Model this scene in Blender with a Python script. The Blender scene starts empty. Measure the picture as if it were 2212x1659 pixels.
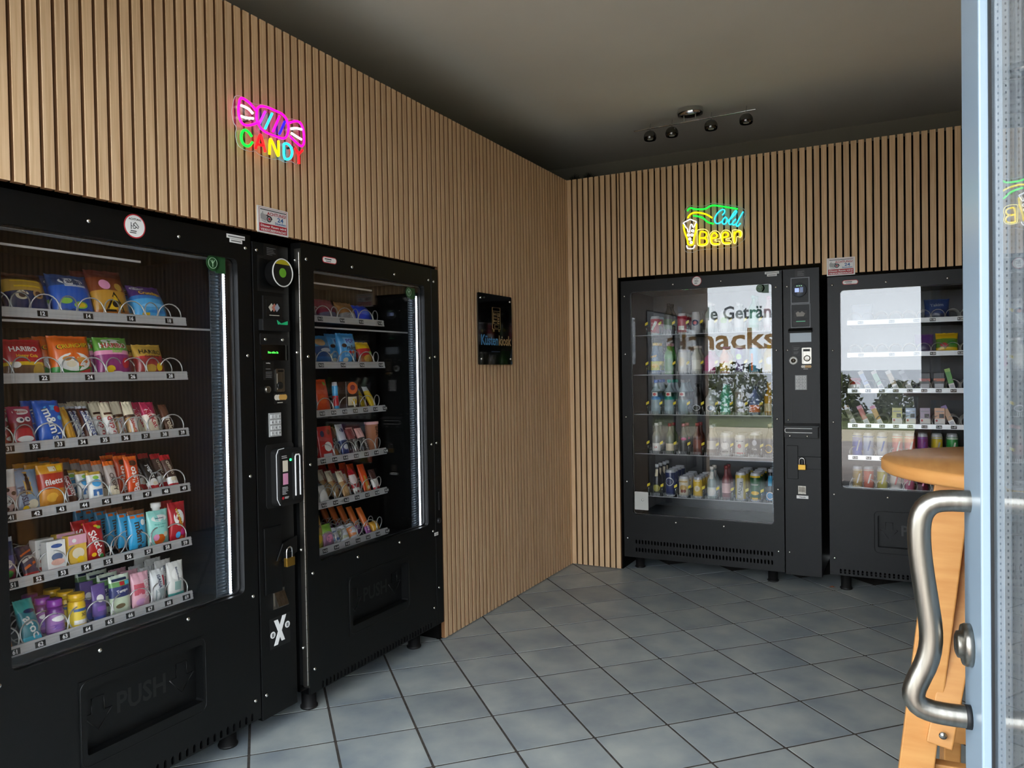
import bpy, math, random
from mathutils import Matrix, Vector
random.seed(7)
S = bpy.context.scene
COL = S.collection
# ---------------------------------------------------------------- camera
CAM = (1.90846, -4.45015, 1.22469); YAW = -0.479833; PITCH = -0.0179678; ROLL = -0.0168182; FPX = 1666.34
fw = Vector((math.sin(YAW)*math.cos(PITCH), math.cos(YAW)*math.cos(PITCH), math.sin(PITCH)))
rt = fw.cross(Vector((0, 0, 1))).normalized(); up = rt.cross(fw)
c_, s_ = math.cos(ROLL), math.sin(ROLL)
rt, up = c_*rt + s_*up, -s_*rt + c_*up
cam = bpy.data.cameras.new('camera'); cam.sensor_width = 36; cam.lens = FPX/2212*36; cam.clip_start = .02; cam.clip_end = 500
co = bpy.data.objects.new('camera', cam); COL.objects.link(co)
M = Matrix((rt, up, -fw)).transposed().to_4x4(); M.translation = CAM
co.matrix_world = M; S.camera = co
# ---------------------------------------------------------------- sky (bright overcast day) and exposure
W = bpy.data.worlds.new('overcast_sky'); S.world = W; W.use_nodes = True
bg = W.node_tree.nodes['Background']; bg.inputs[0].default_value = (.86, .93, 1.0, 1); bg.inputs[1].default_value = 9.0
S.view_settings.view_transform = 'Standard'; S.view_settings.look = 'None'
S.cycles.max_bounces = 9; S.cycles.caustics_refractive = False
S.view_settings.exposure = 0.0; S.view_settings.gamma = 1; S.view_settings.use_curve_mapping = False

# ---------------------------------------------------------------- materials
def lin(h):
    if not isinstance(h, str): return h
    h = h.lstrip('#'); v = [int(h[i:i+2], 16)/255 for i in (0, 2, 4)]
    return tuple(x/12.92 if x <= .04045 else ((x+.055)/1.055)**2.4 for x in v)
MATS = {}
def mat(name, col='808080', rough=.5, metal=0., emit=0., spec=.5, coat=0.):
    if name in MATS: return MATS[name]
    m = bpy.data.materials.new(name); m.use_nodes = True
    b = m.node_tree.nodes['Principled BSDF']; c = (*lin(col), 1)
    b.inputs['Base Color'].default_value = c; b.inputs['Roughness'].default_value = rough
    b.inputs['Metallic'].default_value = metal; b.inputs['Specular IOR Level'].default_value = spec
    if coat: b.inputs['Coat Weight'].default_value = coat; b.inputs['Coat Roughness'].default_value = .1
    if emit: b.inputs['Emission Color'].default_value = c; b.inputs['Emission Strength'].default_value = emit
    MATS[name] = m; return m
def nd(m, t, **kw):
    n = m.node_tree.nodes.new(t)
    for k, v in kw.items(): setattr(n, k, v)
    return n
def glass_mat(name, r0=.075, tint=(1, 1, 1), rough=0.):
    if name in MATS: return MATS[name]
    m = bpy.data.materials.new(name); m.use_nodes = True; nt = m.node_tree; nt.nodes.clear()
    out = nd(m, 'ShaderNodeOutputMaterial'); mix = nd(m, 'ShaderNodeMixShader')
    tr = nd(m, 'ShaderNodeBsdfTransparent'); tr.inputs[0].default_value = (*tint, 1)
    gl = nd(m, 'ShaderNodeBsdfGlossy'); gl.inputs['Roughness'].default_value = rough
    lw = nd(m, 'ShaderNodeLayerWeight'); lw.inputs['Blend'].default_value = .5
    pw = nd(m, 'ShaderNodeMath', operation='POWER'); pw.inputs[1].default_value = 5
    ma = nd(m, 'ShaderNodeMath', operation='MULTIPLY_ADD'); ma.inputs[1].default_value = 1-r0; ma.inputs[2].default_value = r0
    L = nt.links.new
    L(lw.outputs['Facing'], pw.inputs[0]); L(pw.outputs[0], ma.inputs[0]); L(ma.outputs[0], mix.inputs[0])
    L(tr.outputs[0], mix.inputs[1]); L(gl.outputs[0], mix.inputs[2]); L(mix.outputs[0], out.inputs[0])
    MATS[name] = m; return m
def noise_mat(name, c1, c2, scale=(1, 1, 1), nscale=5, detail=6, rough=.5, bump=0., rnd=0., metal=0., spec=.5, lo=.3, hi=.7, coords='Object', rrange=0.):
    """two-tone noise colour + optional bump and per-object tone"""
    if name in MATS: return MATS[name]
    m = mat(name, c1, rough, metal, spec=spec); nt = m.node_tree; L = nt.links.new; b = nt.nodes['Principled BSDF']
    tc = nd(m, 'ShaderNodeTexCoord'); mp = nd(m, 'ShaderNodeMapping'); mp.inputs['Scale'].default_value = scale
    oi = nd(m, 'ShaderNodeObjectInfo')
    L(tc.outputs[coords], mp.inputs['Vector'])
    sc = nd(m, 'ShaderNodeVectorMath', operation='SCALE'); sc.inputs[0].default_value = (37, 19, 53); L(oi.outputs['Random'], sc.inputs['Scale'])
    L(sc.outputs[0], mp.inputs['Location'])
    no = nd(m, 'ShaderNodeTexNoise'); no.inputs['Scale'].default_value = nscale; no.inputs['Detail'].default_value = detail
    L(mp.outputs[0], no.inputs['Vector'])
    rp = nd(m, 'ShaderNodeValToRGB'); rp.color_ramp.elements[0].position = lo; rp.color_ramp.elements[1].position = hi
    rp.color_ramp.elements[0].color = (*lin(c1), 1); rp.color_ramp.elements[1].color = (*lin(c2), 1)
    L(no.outputs['Fac'], rp.inputs[0]); last = rp.outputs[0]
    if rnd:
        hs = nd(m, 'ShaderNodeHueSaturation'); mr = nd(m, 'ShaderNodeMapRange'); mr.inputs[3].default_value = 1-rnd; mr.inputs[4].default_value = 1+rnd
        L(oi.outputs['Random'], mr.inputs[0]); L(mr.outputs[0], hs.inputs['Value']); L(last, hs.inputs['Color']); last = hs.outputs[0]
    L(last, b.inputs['Base Color'])
    if rrange:
        m2 = nd(m, 'ShaderNodeMapRange'); m2.inputs[3].default_value = rough-rrange; m2.inputs[4].default_value = rough+rrange
        L(no.outputs['Fac'], m2.inputs[0]); L(m2.outputs[0], b.inputs['Roughness'])
    if bump:
        bu = nd(m, 'ShaderNodeBump'); bu.inputs['Strength'].default_value = bump; bu.inputs['Distance'].default_value = .002
        n2 = nd(m, 'ShaderNodeTexNoise'); n2.inputs['Scale'].default_value = nscale*8; n2.inputs['Detail'].default_value = 3
        L(mp.outputs[0], n2.inputs['Vector']); L(n2.outputs['Fac'], bu.inputs['Height']); L(bu.outputs[0], b.inputs['Normal'])
    return m
OAK = noise_mat('oak_veneer', 'c09d75', 'dbbc96', (60, 60, 1.6), 3, 6, .55, rnd=.07, spec=.35)
FELT = mat('black_felt', '0a0908', .95, spec=.1)
SLATSIDE = mat('brown_fibreboard_slat_side', '7a5638', .8, spec=.2)
TILE = noise_mat('slate_blue_floor_tile', '78838b', 'a7ada9', (1, 1, 1), 5.5, 7, .42, bump=.25, rnd=.09, lo=.28, hi=.72, rrange=.1)
GROUT = noise_mat('grey_brown_grout', '2c2825', '48423c', nscale=40, rough=.9)
CEIL = noise_mat('painted_ceiling', 'd4d0c4', 'e0dcd0', nscale=1.2, rough=.85)
WALLP = mat('grey_white_wall_paint', '8f8a7f', .9)
BLK = noise_mat('black_powder_coat', '060707', '0a0b0c', nscale=60, rough=.42, bump=.08, spec=.3)
BLK2 = mat('black_matt_plastic', '0a0a0b', .55)
BLKG = mat('black_gloss_plastic', '060607', .12, spec=.6)
INT = mat('dark_navy_interior_panel', '0e1620', .35, spec=.6)
ALU = noise_mat('brushed_aluminium', 'c2c4c5', 'd6d8d8', (1, 1, 60), 4, 4, .35, metal=.55)
STEEL = noise_mat('brushed_stainless_steel', '807c76', '9c988f', (30, 30, 2), 4, 4, .3, metal=1.)
CHROME = mat('chrome', 'c9c9c9', .08, 1.)
WIRE = mat('coil_wire', 'bcbdba', .28, .6)
BOLT = mat('bolt_steel', 'd8d8d4', .25, 1.)
LEDM = mat('led_white', 'eef6ff', .5, emit=7.5)
LEDD = mat('led_strip_unlit', 'd8dcdc', .5)
DIFF = mat('led_reflector', '46525b', .3, .5)
GLASS = glass_mat('machine_glass', .054)
WGLASS = glass_mat('window_glass', .04)
ACRYL = glass_mat('clear_acrylic', .06, (.96, .98, .98))
CLEAR = glass_mat('clear_plastic', .10, (.86, .9, .9), .08)
BRASS = mat('brass', 'b08a3c', .3, .9)
WHITE = mat('white_print', 'e8e8e6', .5)
PBLK = mat('black_print', '080808', .5)
RED = mat('sign_red', 'a81e2c', .5)
BLUE = mat('sign_blue', '2a5f9c', .5)
ACRE = mat('acrylic_edge', 'dcdce2', .2, spec=.6)
def C(h):   # foil / printed package colour
    return mat('package_'+h, h, .32, spec=.6)

# ---------------------------------------------------------------- mesh helpers
class MB:
    def __init__(s): s.v = []; s.f = []; s.m = []; s.sm = []
    def add(s, vs, fs, mi=0, sm=False):
        o = len(s.v); s.v += [tuple(v) for v in vs]
        for f in fs: s.f.append(tuple(i+o for i in f)); s.m.append(mi); s.sm.append(sm)
    def box(s, x0, x1, y0, y1, z0, z1, mi=0):
        s.add([(x, y, z) for x in (x0, x1) for y in (y0, y1) for z in (z0, z1)],
              [(0, 1, 3, 2), (4, 6, 7, 5), (0, 4, 5, 1), (2, 3, 7, 6), (0, 2, 6, 4), (1, 5, 7, 3)], mi)
    def tube(s, pts, r, n=8, mi=0, closed=False, caps=True):
        pts = [Vector(p) for p in pts]; N = len(pts); rr = r if isinstance(r, (list, tuple)) else [r]*N
        vs = []; prev = None
        for i, p in enumerate(pts):
            if closed: t = pts[(i+1) % N]-pts[i-1]
            else: t = pts[min(i+1, N-1)]-pts[max(i-1, 0)]
            if t.length < 1e-9: t = Vector((0, 0, 1))
            t.normalize()
            if prev is None:
                a = Vector((0, 0, 1)) if abs(t.z) < .9 else Vector((1, 0, 0)); nrm = (a-t*a.dot(t)).normalized()
            else:
                nrm = prev-t*prev.dot(t)
                nrm = nrm.normalized() if nrm.length > 1e-6 else t.orthogonal().normalized()
            prev = nrm; bn = t.cross(nrm)
            for k in range(n):
                a = 2*math.pi*k/n; vs.append(p+(nrm*math.cos(a)+bn*math.sin(a))*rr[i])
        fs = []
        for i in range(N if closed else N-1):
            j = (i+1) % N
            for k in range(n): fs.append((i*n+k, i*n+(k+1) % n, j*n+(k+1) % n, j*n+k))
        s.add(vs, fs, mi, True)
        if caps and not closed: s.add(vs[:n], [tuple(range(n))[::-1]], mi); s.add(vs[-n:], [tuple(range(n))], mi)
    def lathe(s, prof, n=20, mi=0, c=(0, 0, 0), axis='z', sm=True):
        """prof: [(r, h[, mat])]; closed at ends by caps"""
        vs = []
        for q in prof:
            for k in range(n):
                a = 2*math.pi*k/n; x, y, z = q[0]*math.cos(a), q[0]*math.sin(a), q[1]
                if axis == 'y': x, y, z = x, z, y
                if axis == 'x': x, y, z = z, x, y
                vs.append((x+c[0], y+c[1], z+c[2]))
        o = len(s.v); s.v += vs
        for i in range(len(prof)-1):
            q = prof[i]; mm = q[2] if len(q) > 2 else mi
            for k in range(n):
                s.f.append((o+i*n+k, o+i*n+(k+1) % n, o+(i+1)*n+(k+1) % n, o+(i+1)*n+k)); s.m.append(mm); s.sm.append(sm)
        for i, rv in ((0, True), (len(prof)-1, False)):
            if prof[i][0] > 1e-4:
                f = [o+i*n+k for k in range(n)]; s.f.append(tuple(f[::-1] if rv else f)); q = prof[min(i, len(prof)-2)]
                s.m.append(q[2] if len(q) > 2 else mi); s.sm.append(False)
    def prism(s, poly, y0, y1, mi=0, ax='y'):
        n = len(poly); P = (lambda a, b, y: (a, y, b)) if ax == 'y' else ((lambda a, b, y: (a, b, y)) if ax == 'z' else (lambda a, b, y: (y, a, b)))
        vs = [P(a, b, y0) for a, b in poly]+[P(a, b, y1) for a, b in poly]
        s.add(vs, [tuple(range(n)), tuple(range(2*n-1, n-1, -1))]+[(i, i+n, (i+1) % n+n, (i+1) % n) for i in range(n)], mi)
    def frame(s, O, I, y0, y1, mi=0, rad=.02, k=5):
        """plate in xz with a rounded hole; O, I = (x0,x1,z0,z1)"""
        inner = rrect(*I, rad, k); n = len(inner); outer = []
        cx, cz = (I[0]+I[1])/2, (I[2]+I[3])/2
        q = n//4
        cor = [(O[1], O[3]), (O[0], O[3]), (O[0], O[2]), (O[1], O[2])]
        for i, (x, z) in enumerate(inner): outer.append(cor[i//q])
        vs = [(x, y0, z) for x, z in outer]+[(x, y0, z) for x, z in inner]+[(x, y1, z) for x, z in inner]+[(x, y1, z) for x, z in outer]
        fs = []
        for i in range(n):
            j = (i+1) % n
            if outer[i] == outer[j]: fs.append((i, n+j, n+i))
            else: fs.append((i, j, n+j, n+i))
            fs.append((n+i, n+j, 2*n+j, 2*n+i))
            if outer[i] == outer[j]: fs.append((3*n+i, 2*n+i, 2*n+j))
            else: fs.append((3*n+i, 2*n+i, 2*n+j, 3*n+j)); fs.append((i, 3*n+i, 3*n+j, j))
        s.add(vs, fs, mi)
    def mesh(s, name, mats):
        me = bpy.data.meshes.new(name); me.from_pydata(s.v, [], s.f); me.update()
        for m in (mats if isinstance(mats, (list, tuple)) else [mats]): me.materials.append(m)
        if me.polygons:
            me.polygons.foreach_set('material_index', s.m); me.polygons.foreach_set('use_smooth', s.sm)
        return me
    def build(s, name, mats, parent=None, loc=(0, 0, 0), rot=(0, 0, 0), bevel=0):
        return link(name, s.mesh(name, mats), parent, loc, rot, bevel)
def link(name, me, parent=None, loc=(0, 0, 0), rot=(0, 0, 0), bevel=0):
    o = bpy.data.objects.new(name, me); COL.objects.link(o); o.location = loc; o.rotation_euler = rot
    if parent: o.parent = parent
    if bevel:
        b = o.modifiers.new('bevel', 'BEVEL'); b.width = bevel; b.segments = 2; b.limit_method = 'ANGLE'
    return o
def rrect(x0, x1, z0, z1, r, k=5):
    P = []
    for cx, cz, a0 in ((x1-r, z1-r, 0), (x0+r, z1-r, 90), (x0+r, z0+r, 180), (x1-r, z0+r, 270)):
        for i in range(k+1):
            a = math.radians(a0+90*i/k); P.append((cx+r*math.cos(a), cz+r*math.sin(a)))
    return P
def tag(o, label, cat, group=None):
    o['label'] = label; o['category'] = cat
    if group: o['group'] = group
    return o
def struct(o): o['kind'] = 'structure'; return o
def empty(name, loc=(0, 0, 0), rz=0, parent=None):
    o = bpy.data.objects.new(name, None); COL.objects.link(o); o.location = loc; o.rotation_euler = (0, 0, rz); o.empty_display_size = .1
    if parent: o.parent = parent
    return o
TX = {}
def text_geo(t, sp=1.0):
    """triangulated lettering at size 1, centred; returns verts, faces, width, height"""
    if (t, sp) in TX: return TX[(t, sp)]
    cu = bpy.data.curves.new('t', 'FONT'); cu.body = t; cu.size = 1; cu.resolution_u = 2; cu.space_character = sp; cu.offset = .022
    ob = bpy.data.objects.new('t', cu); me = bpy.data.meshes.new_from_object(ob)
    vs = [v.co.copy() for v in me.vertices]; fs = [tuple(p.vertices) for p in me.polygons]
    x0, x1 = min(v.x for v in vs), max(v.x for v in vs); z0, z1 = min(v.y for v in vs), max(v.y for v in vs)
    vs = [(v.x-(x0+x1)/2, v.y-(z0+z1)/2) for v in vs]
    bpy.data.objects.remove(ob); bpy.data.curves.remove(cu); bpy.data.meshes.remove(me)
    TX[(t, sp)] = (vs, fs, x1-x0, z1-z0); return TX[(t, sp)]
def put_text(mb, t, cx, cz, h, y, mi, w=None, rot=0, surf=None, maxw=None):
    """flat lettering facing -y at depth y, cap block height h (width forced to w if given)"""
    vs, fs, tw, th = text_geo(t); sx = h/th; sz = h/th
    if w: sx = w/tw
    if maxw and tw*sx > maxw: sz *= maxw/(tw*sx); sx = maxw/tw
    ca, sa = math.cos(math.radians(rot)), math.sin(math.radians(rot)); out = []
    for a, b in vs:
        a *= sx; b *= sz; x = cx+a*ca-b*sa; z = cz+a*sa+b*ca
        out.append((x, (surf(x, z)+y) if surf else y, z))
    mb.add(out, fs, mi)
def mixc(a, b, t): return tuple(a[i]+(b[i]-a[i])*t for i in range(3))
# neon strokes, 0.1 mm units in the plane of each sign
CANDY={
 'pink':[[(-690,970),(-950,1130),(-1250,1200),(-1350,1130),(-1400,910),(-1420,690),(-1370,480),(-1270,370),(-1110,360),(-880,440),(-660,560)],[(-650,910),(-620,1050),(-520,1140),(-370,1190),(-130,1210),(170,1200),(480,1190),(630,1120),(740,990),(780,840),(760,640),(680,470),(530,360),(320,350),(-10,350),(-250,360),(-470,420),(-610,570),(-670,730),(-650,910)],[(850,990),(1080,1110),(1300,1150),(1430,1070),(1510,880),(1530,610),(1500,410),(1380,310),(1220,360),(1010,440),(850,530)],[(370,1080),(40,470)]],
 'white':[[(-1300,940),(-1120,940),(-960,910),(-820,820)],[(-1310,600),(-1150,600),(-960,630),(-810,670)],[(900,800),(1150,890),(1410,910)],[(910,650),(1150,600),(1390,560)]],
 'violet':[[(-280,1040),(-540,590)]],
 'cyan':[[(30,1070),(-300,480)],[(540,190),(520,-300),(720,-290),(880,-180),(940,40),(840,210),(660,250),(540,190)]],
 'blue':[[(610,960),(340,470)]],
 'green':[[(-890,70),(-1020,190),(-1180,220),(-1300,100),(-1340,-90),(-1270,-250),(-1110,-300),(-970,-240),(-860,-100)]],
 'red':[[(-740,-280),(-540,230),(-480,210),(-310,-290)],[(-640,-120),(-410,-90)],[(1050,200),(1240,20),(1240,-310)],[(1430,200),(1240,20)]],
 'yellow':[[(-130,-320),(-100,190),(-40,210),(250,-290),(290,-260),(290,240)]],
 'plate':[[(-1580,680),(-1470,1180),(-1310,1280),(-970,1280),(-660,1180),(-220,1310),(280,1310),(810,1110),(1250,1250),(1600,1020),(1610,400),(1490,220),(1280,-350),(1060,-270),(930,-280),(690,-390),(380,-330),(200,-400),(-180,-410),(-450,-400),(-660,-310),(-810,-380),(-1130,-390),(-1380,-310),(-1460,20),(-1390,250),(-1540,380)]],
}
BEER={
 'green':[[(-1420,1060),(-1340,1180),(-1190,1230),(-1020,1120),(-380,1050),(-210,1160),(-20,1230),(260,1190),(1410,870)],[(-1080,760),(-810,700),(-500,570),(-340,370),(-180,260),(80,180)]],
 'yellow':[[(-1400,650),(-1320,810),(-1120,930),(-810,920),(-450,810),(-220,690),(-10,520)],[(-740,-920),(-730,-180),(-470,-210),(-320,-320),(-350,-500),(-490,-570),(-710,-550),(-490,-570),(-330,-670),(-310,-840),(-450,-950),(-740,-920)],[(-40,-630),(240,-610),(270,-450),(120,-310),(-40,-390),(-80,-620),(-60,-860),(50,-970),(350,-970)],[(580,-640),(850,-620),(890,-460),(740,-330),(580,-400),(540,-640),(560,-870),(660,-980),(970,-980)],[(1210,-980),(1210,-370)],[(1210,-530),(1310,-380),(1490,-380),(1560,-500),(1530,-680)],[(-1650,320),(-1620,-20),(-1500,-370),(-1430,-620),(-1410,-880),(-1100,-910),(-1080,-650),(-1020,-390),(-920,-90),(-900,290)]],
 'cream':[[(-860,-120),(-800,-60),(-460,-50),(-250,-180),(-210,-380),(-280,-560),(-210,-780),(-290,-960),(-480,-1030),(-760,-1000),(-870,-910),(-860,-120)],[(-150,-400),(-20,-230),(200,-210),(380,-340),(450,-560),(420,-690),(120,-710),(140,-810),(400,-810),(430,-980),(330,-1050),(0,-1030),(-140,-860),(-150,-400)],[(470,-420),(600,-240),(810,-230),(1000,-350),(1060,-570),(1040,-710),(740,-720),(760,-820),(1010,-820),(1050,-990),(940,-1060),(620,-1040),(480,-860),(470,-420)],[(1100,-310),(1170,-260),(1530,-310),(1640,-440),(1630,-640),(1530,-750),(1430,-670),(1350,-640),(1320,-970),(1250,-1050),(1140,-1020),(1100,-310)]],
 'cyan':[[(560,610),(700,760),(680,920),(540,940),(300,780),(130,510),(130,300),(220,170),(390,180),(550,280)],[(720,490),(580,370),(550,160),(670,80),(810,210),(830,410),(720,490)],[(810,230),(1090,410),(1360,680),(1340,800),(1230,750),(1020,420),(900,150),(970,30),(1130,100)],[(1310,320),(1170,220),(1100,80),(1170,-20),(1360,80)],[(1710,690),(1400,190),(1310,-50),(1400,-110),(1560,60)]],
 'white':[[(-1670,390),(-1590,450),(-1420,510),(-1250,590),(-1080,480),(-890,410),(-960,290),(-1060,90),(-1130,120),(-1150,270),(-1230,300),(-1280,110),(-1300,-170),(-1400,-140),(-1420,50),(-1520,130),(-1590,310),(-1670,390)],[(-1480,-900),(-1460,-1070),(-1290,-1110),(-1080,-1110),(-1000,-920)],[(-1060,-110),(-1080,-150),(-1120,-170),(-1170,-140),(-1190,-90),(-1170,-50),(-1120,-40),(-1080,-60),(-1060,-110)],[(-1300,-320),(-1320,-360),(-1370,-380),(-1410,-350),(-1430,-310),(-1410,-260),(-1370,-250),(-1320,-270),(-1300,-320)],[(-1100,-340),(-1120,-380),(-1170,-400),(-1210,-370),(-1230,-320),(-1210,-280),(-1170,-270),(-1120,-290),(-1100,-340)],[(-1230,-550),(-1250,-600),(-1290,-610),(-1340,-590),(-1360,-540),(-1340,-500),(-1290,-480),(-1250,-510),(-1230,-550)],[(-1150,-760),(-1170,-810),(-1220,-820),(-1260,-800),(-1280,-750),(-1260,-710),(-1210,-690),(-1170,-720),(-1150,-760)]],
 'plate':[[(-1580,1130),(-1480,1310),(-1240,1400),(-920,1290),(-420,1250),(-70,1410),(730,1220),(1460,1020),(1770,830),(1860,650),(1700,350),(1720,-170),(1830,-410),(1800,-710),(1690,-910),(1500,-1000),(1390,-1200),(700,-1220),(-240,-1200),(-860,-1200),(-1100,-1320),(-1440,-1310),(-1630,-1180),(-1680,-910),(-1650,-670),(-1790,-220),(-1830,330),(-1730,560),(-1560,690)]],
}
# ================================================================ THE SETTING
ZC = 2.70; FY = -4.13; XR = 3.0; XL = -.85; YB = .80; ZT = 2.40
fl = MB(); fl.box(XL-.1, XR+.1, FY-.12, YB, -.05, -.0013)
floor = struct(fl.build('floor', GROUT))
tm = MB(); a = .2726; h = a/2-.0044
tm.prism([(-h+.002, -h), (h-.002, -h), (h, -h+.002), (h, h-.002), (h-.002, h), (-h+.002, h), (-h, h-.002), (-h, -h+.002)], -.0035, 0, ax='z')
tme = tm.mesh('floor_tile', TILE); th = math.radians(45.6)
for i in range(-30, 30):
    for j in range(-30, 30):
        u, v = (i+.5)*a+.0051, (j+.5)*a+.0394
        x, y = u*math.cos(th)-v*math.sin(th), u*math.sin(th)+v*math.cos(th)
        if -.22 < x < 3.02 and -3.98 < y < .40:
            link('floor_tile', tme, floor, (x, y, random.uniform(-.0003, .0001)), (random.uniform(-.001, .001), random.uniform(-.001, .001), th+random.choice((0, 1, 2, 3))*math.pi/2))
cm = MB(); cm.box(XL-.1, XR+.1, FY-.12, YB+.1, ZC, ZC+.1); struct(cm.build('ceiling', CEIL))

def slat_mesh(z0, z1, w=.0275, d=.020):
    m = MB(); m.box(-w/2, w/2, 0, d, z0, z1, 1); m.m[2] = 0; e = .0012
    m.v = [(x+(e if x < 0 else -e) if y == 0 else x, y, z) for x, y, z in m.v]
    m.v += [(-w/2, e, z0), (-w/2, e, z1), (w/2, e, z0), (w/2, e, z1)]
    m.f += [(0, 8, 9, 1), (4, 5, 11, 10)]; m.m += [0, 0]; m.sm += [False, False]
    return m.mesh('slat', [OAK, SLATSIDE])
SL = {}
def slat(parent, x, y, rz, z0, z1, w=.0275):
    k = (round(z0, 4), round(z1, 4), w)
    if k not in SL: SL[k] = slat_mesh(z0, z1, w)
    return link('slat', SL[k], parent, (x, y, 0), (0, 0, rz))
PITCH_S = .0365
# left wall: board + slats, with the niche for the two snack machines
YN0, YN1 = -3.445, -1.505; YEND = -3.63
wl = MB(); wl.box(-.036, -.020, YEND, YN0, 0, ZT-.01); wl.box(-.036, -.020, YN0, YN1, 1.70, ZT-.01); wl.box(-.036, -.020, YN1, .04, 0, ZT-.01)
wl.box(XL-.1, XL, FY-.12, YB, 0, ZC, 1)                                        # masonry wall behind the cladding
wl.box(-.8, -.035, -1.50, -1.47, 0, ZT-.01, 2); wl.box(-.8, -.035, YEND-.03, YEND, 0, ZT-.01, 2)   # niche cheeks
wl.box(-.8, -.035, YN0, YN1, 1.72, 1.74, 2)
wall_left = struct(wl.build('wall_left', [FELT, WALLP, FELT]))
y = -.013
while y > YEND+.01:
    z0 = 1.697 if YN0 < y < YN1 else .004
    slat(wall_left, 0, y, math.pi/2, z0, ZT)
    y -= PITCH_S
# back wall: same cladding in front of the drinks machine niche
wb = MB(); wb.box(-.035, .328, .020, .036, 0, ZT-.01); wb.box(.328, 1.492, .020, .036, 1.775, ZT-.01); wb.box(1.492, XR, .020, .036, 1.705, ZT-.01)
wb.box(2.40, XR, .020, .036, 0, 1.705)
wb.box(.315, .328, .035, .75, 0, ZT-.01); wb.box(2.40, 2.42, .035, .75, 0, ZT-.01)
wb.box(-.035, 1.0, .035, .16, ZT-.03, ZT-.01)
wb.box(XL, XR, YB, YB+.1, 0, ZC, 1)
wall_back = struct(wb.build('wall_back', [FELT, WALLP]))
xs = [.0145+PITCH_S*i for i in range(9)]; xs = [q for q in xs if q < .316]
for q in xs: slat(wall_back, q, 0, 0, .004, ZT)
slat(wall_back, .3345, 0, 0, 1.772, ZT, .0105)
x = .3605
while x < XR-.02:
    z0 = 1.772 if x < 1.485 else (1.708 if x < 2.41 else .004)
    slat(wall_back, x, 0, 0, z0, ZT); x += PITCH_S
# right wall, clad the same way
wr = MB(); wr.box(XR+.020, XR+.1, FY-.12, YB, 0, ZC)
wall_right = struct(wr.build('wall_right', FELT))
y = -.02
while y > FY+.05:
    slat(wall_right, XR, y, -math.pi/2, .004, ZT); y -= PITCH_S
# entrance front: lintel, pier, shop window and the open door
wf = MB(); wf.box(XL-.1, XR+.1, FY-.12, FY, 2.28, ZC); wf.box(2.13, XR+.1, FY-.12, FY, 0, 2.28); wf.box(-.62, -.50, FY-.12, YEND-.03, 0, ZC)
wf.box(-.5, 1.12, FY-.12, FY, -.05, .12)
struct(wf.build('wall_front', WALLP))
FRM = mat('blue_grey_door_paint', '8fa2b2', .28, spec=.6)
wn = MB(); wn.frame((-.50, 1.17, .12, 2.28), (-.45, 1.12, .18, 2.22), FY-.09, FY-.02, 0, .004, 1)
window = struct(wn.build('window_1', FRM))
pg = MB(); pg.box(-.45, 1.12, FY-.062, FY-.055, .18, 2.22); pg.build('window_pane', WGLASS, window)
wt = MB(); put_text(wt, 'Kühle Getränke', .14, 1.82, .15, FY-.064, 0, w=1.18); wt.build('window_lettering', glass_mat('smoke_translucent_vinyl', .03, (.05, .055, .06), .2), window)
wt = MB(); put_text(wt, 'Snacks', .09, 1.53, .24, FY-.064, 0, w=1.02); wt.build('window_lettering', glass_mat('brown_translucent_vinyl', .03, (.26, .14, .04), .2), window)

# the open glazed door; local x runs from the lock stile to the hinge, -y is the side with the handle
DR = struct(empty('door_1', (1.9712, -3.1828, 0), math.radians(-83.2)))
DW = .955; DT = .066
SW = .112; GY = .0135
d = MB(); d.box(0, SW, 0, DT, .01, 2.2); d.build('lock_stile', FRM, DR, bevel=.0025)
d = MB(); d.box(DW-.085, DW, 0, DT, .01, 2.2); d.build('hinge_stile', FRM, DR, bevel=.0025)
d = MB(); d.box(SW, DW-.085, 0, DT, 2.11, 2.2); d.build('top_rail', FRM, DR, bevel=.0025)
d = MB(); d.box(SW, DW-.085, 0, DT, .01, .12); d.build('bottom_rail', FRM, DR, bevel=.0025)
GK = mat('black_gasket', '0d0e10', .6)
d = MB(); d.box(SW, SW+.006, GY-.003, GY, .12, 2.11); d.build('gasket', GK, DR)
d = MB(); d.box(SW, DW-.085, GY, GY+.004, .12, 2.11); d.build('glass_pane', WGLASS, DR)
d = MB(); d.box(SW, DW-.085, GY+.018, GY+.022, .12, 2.11); d.build('glass_pane', WGLASS, DR)
SPC = noise_mat('spacer_aluminium', 'a9acac', 'c0c3c3', nscale=30, rough=.35, metal=.7)
d = MB(); d.box(SW, SW+.0065, GY+.004, GY+.018, .12, 2.11)
hz = .125
while hz < 2.1:
    for yy in (GY+.006, GY+.0145): d.box(SW+.0065, SW+.0068, yy, yy+.0016, hz, hz+.0028, 1)  # black dots laid on: the dark inside the spacer's holes put in as colour
    hz += .0085
d.build('glazing_spacer', [SPC, GK], DR)
hp = [(.042, .002, 1.034), (.042, -.03, 1.034), (.042, -.047, 1.030), (.042, -.058, 1.018), (.042, -.0625, 1.0), (.042, -.0625, .97), (.042, -.0585, .93), (.042, -.053, .89), (.042, -.0485, .855),
      (.042, -.0485, .83), (.042, -.054, .805), (.042, -.064, .782), (.042, -.0705, .765), (.042, -.071, .752), (.042, -.064, .742), (.042, -.05, .737), (.042, -.03, .735), (.042, .002, .735)]
def smooth(pts, it=2):
    for _ in range(it):
        q = [pts[0]]
        for i in range(len(pts)-1):
            A, B = Vector(pts[i]), Vector(pts[i+1]); q += [tuple(A*.75+B*.25), tuple(A*.25+B*.75)]
        pts = q+[pts[-1]]
    return pts
d = MB(); d.tube(smooth(hp, 1), .0152, 18); hd = d.build('handle', STEEL, DR)
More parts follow.
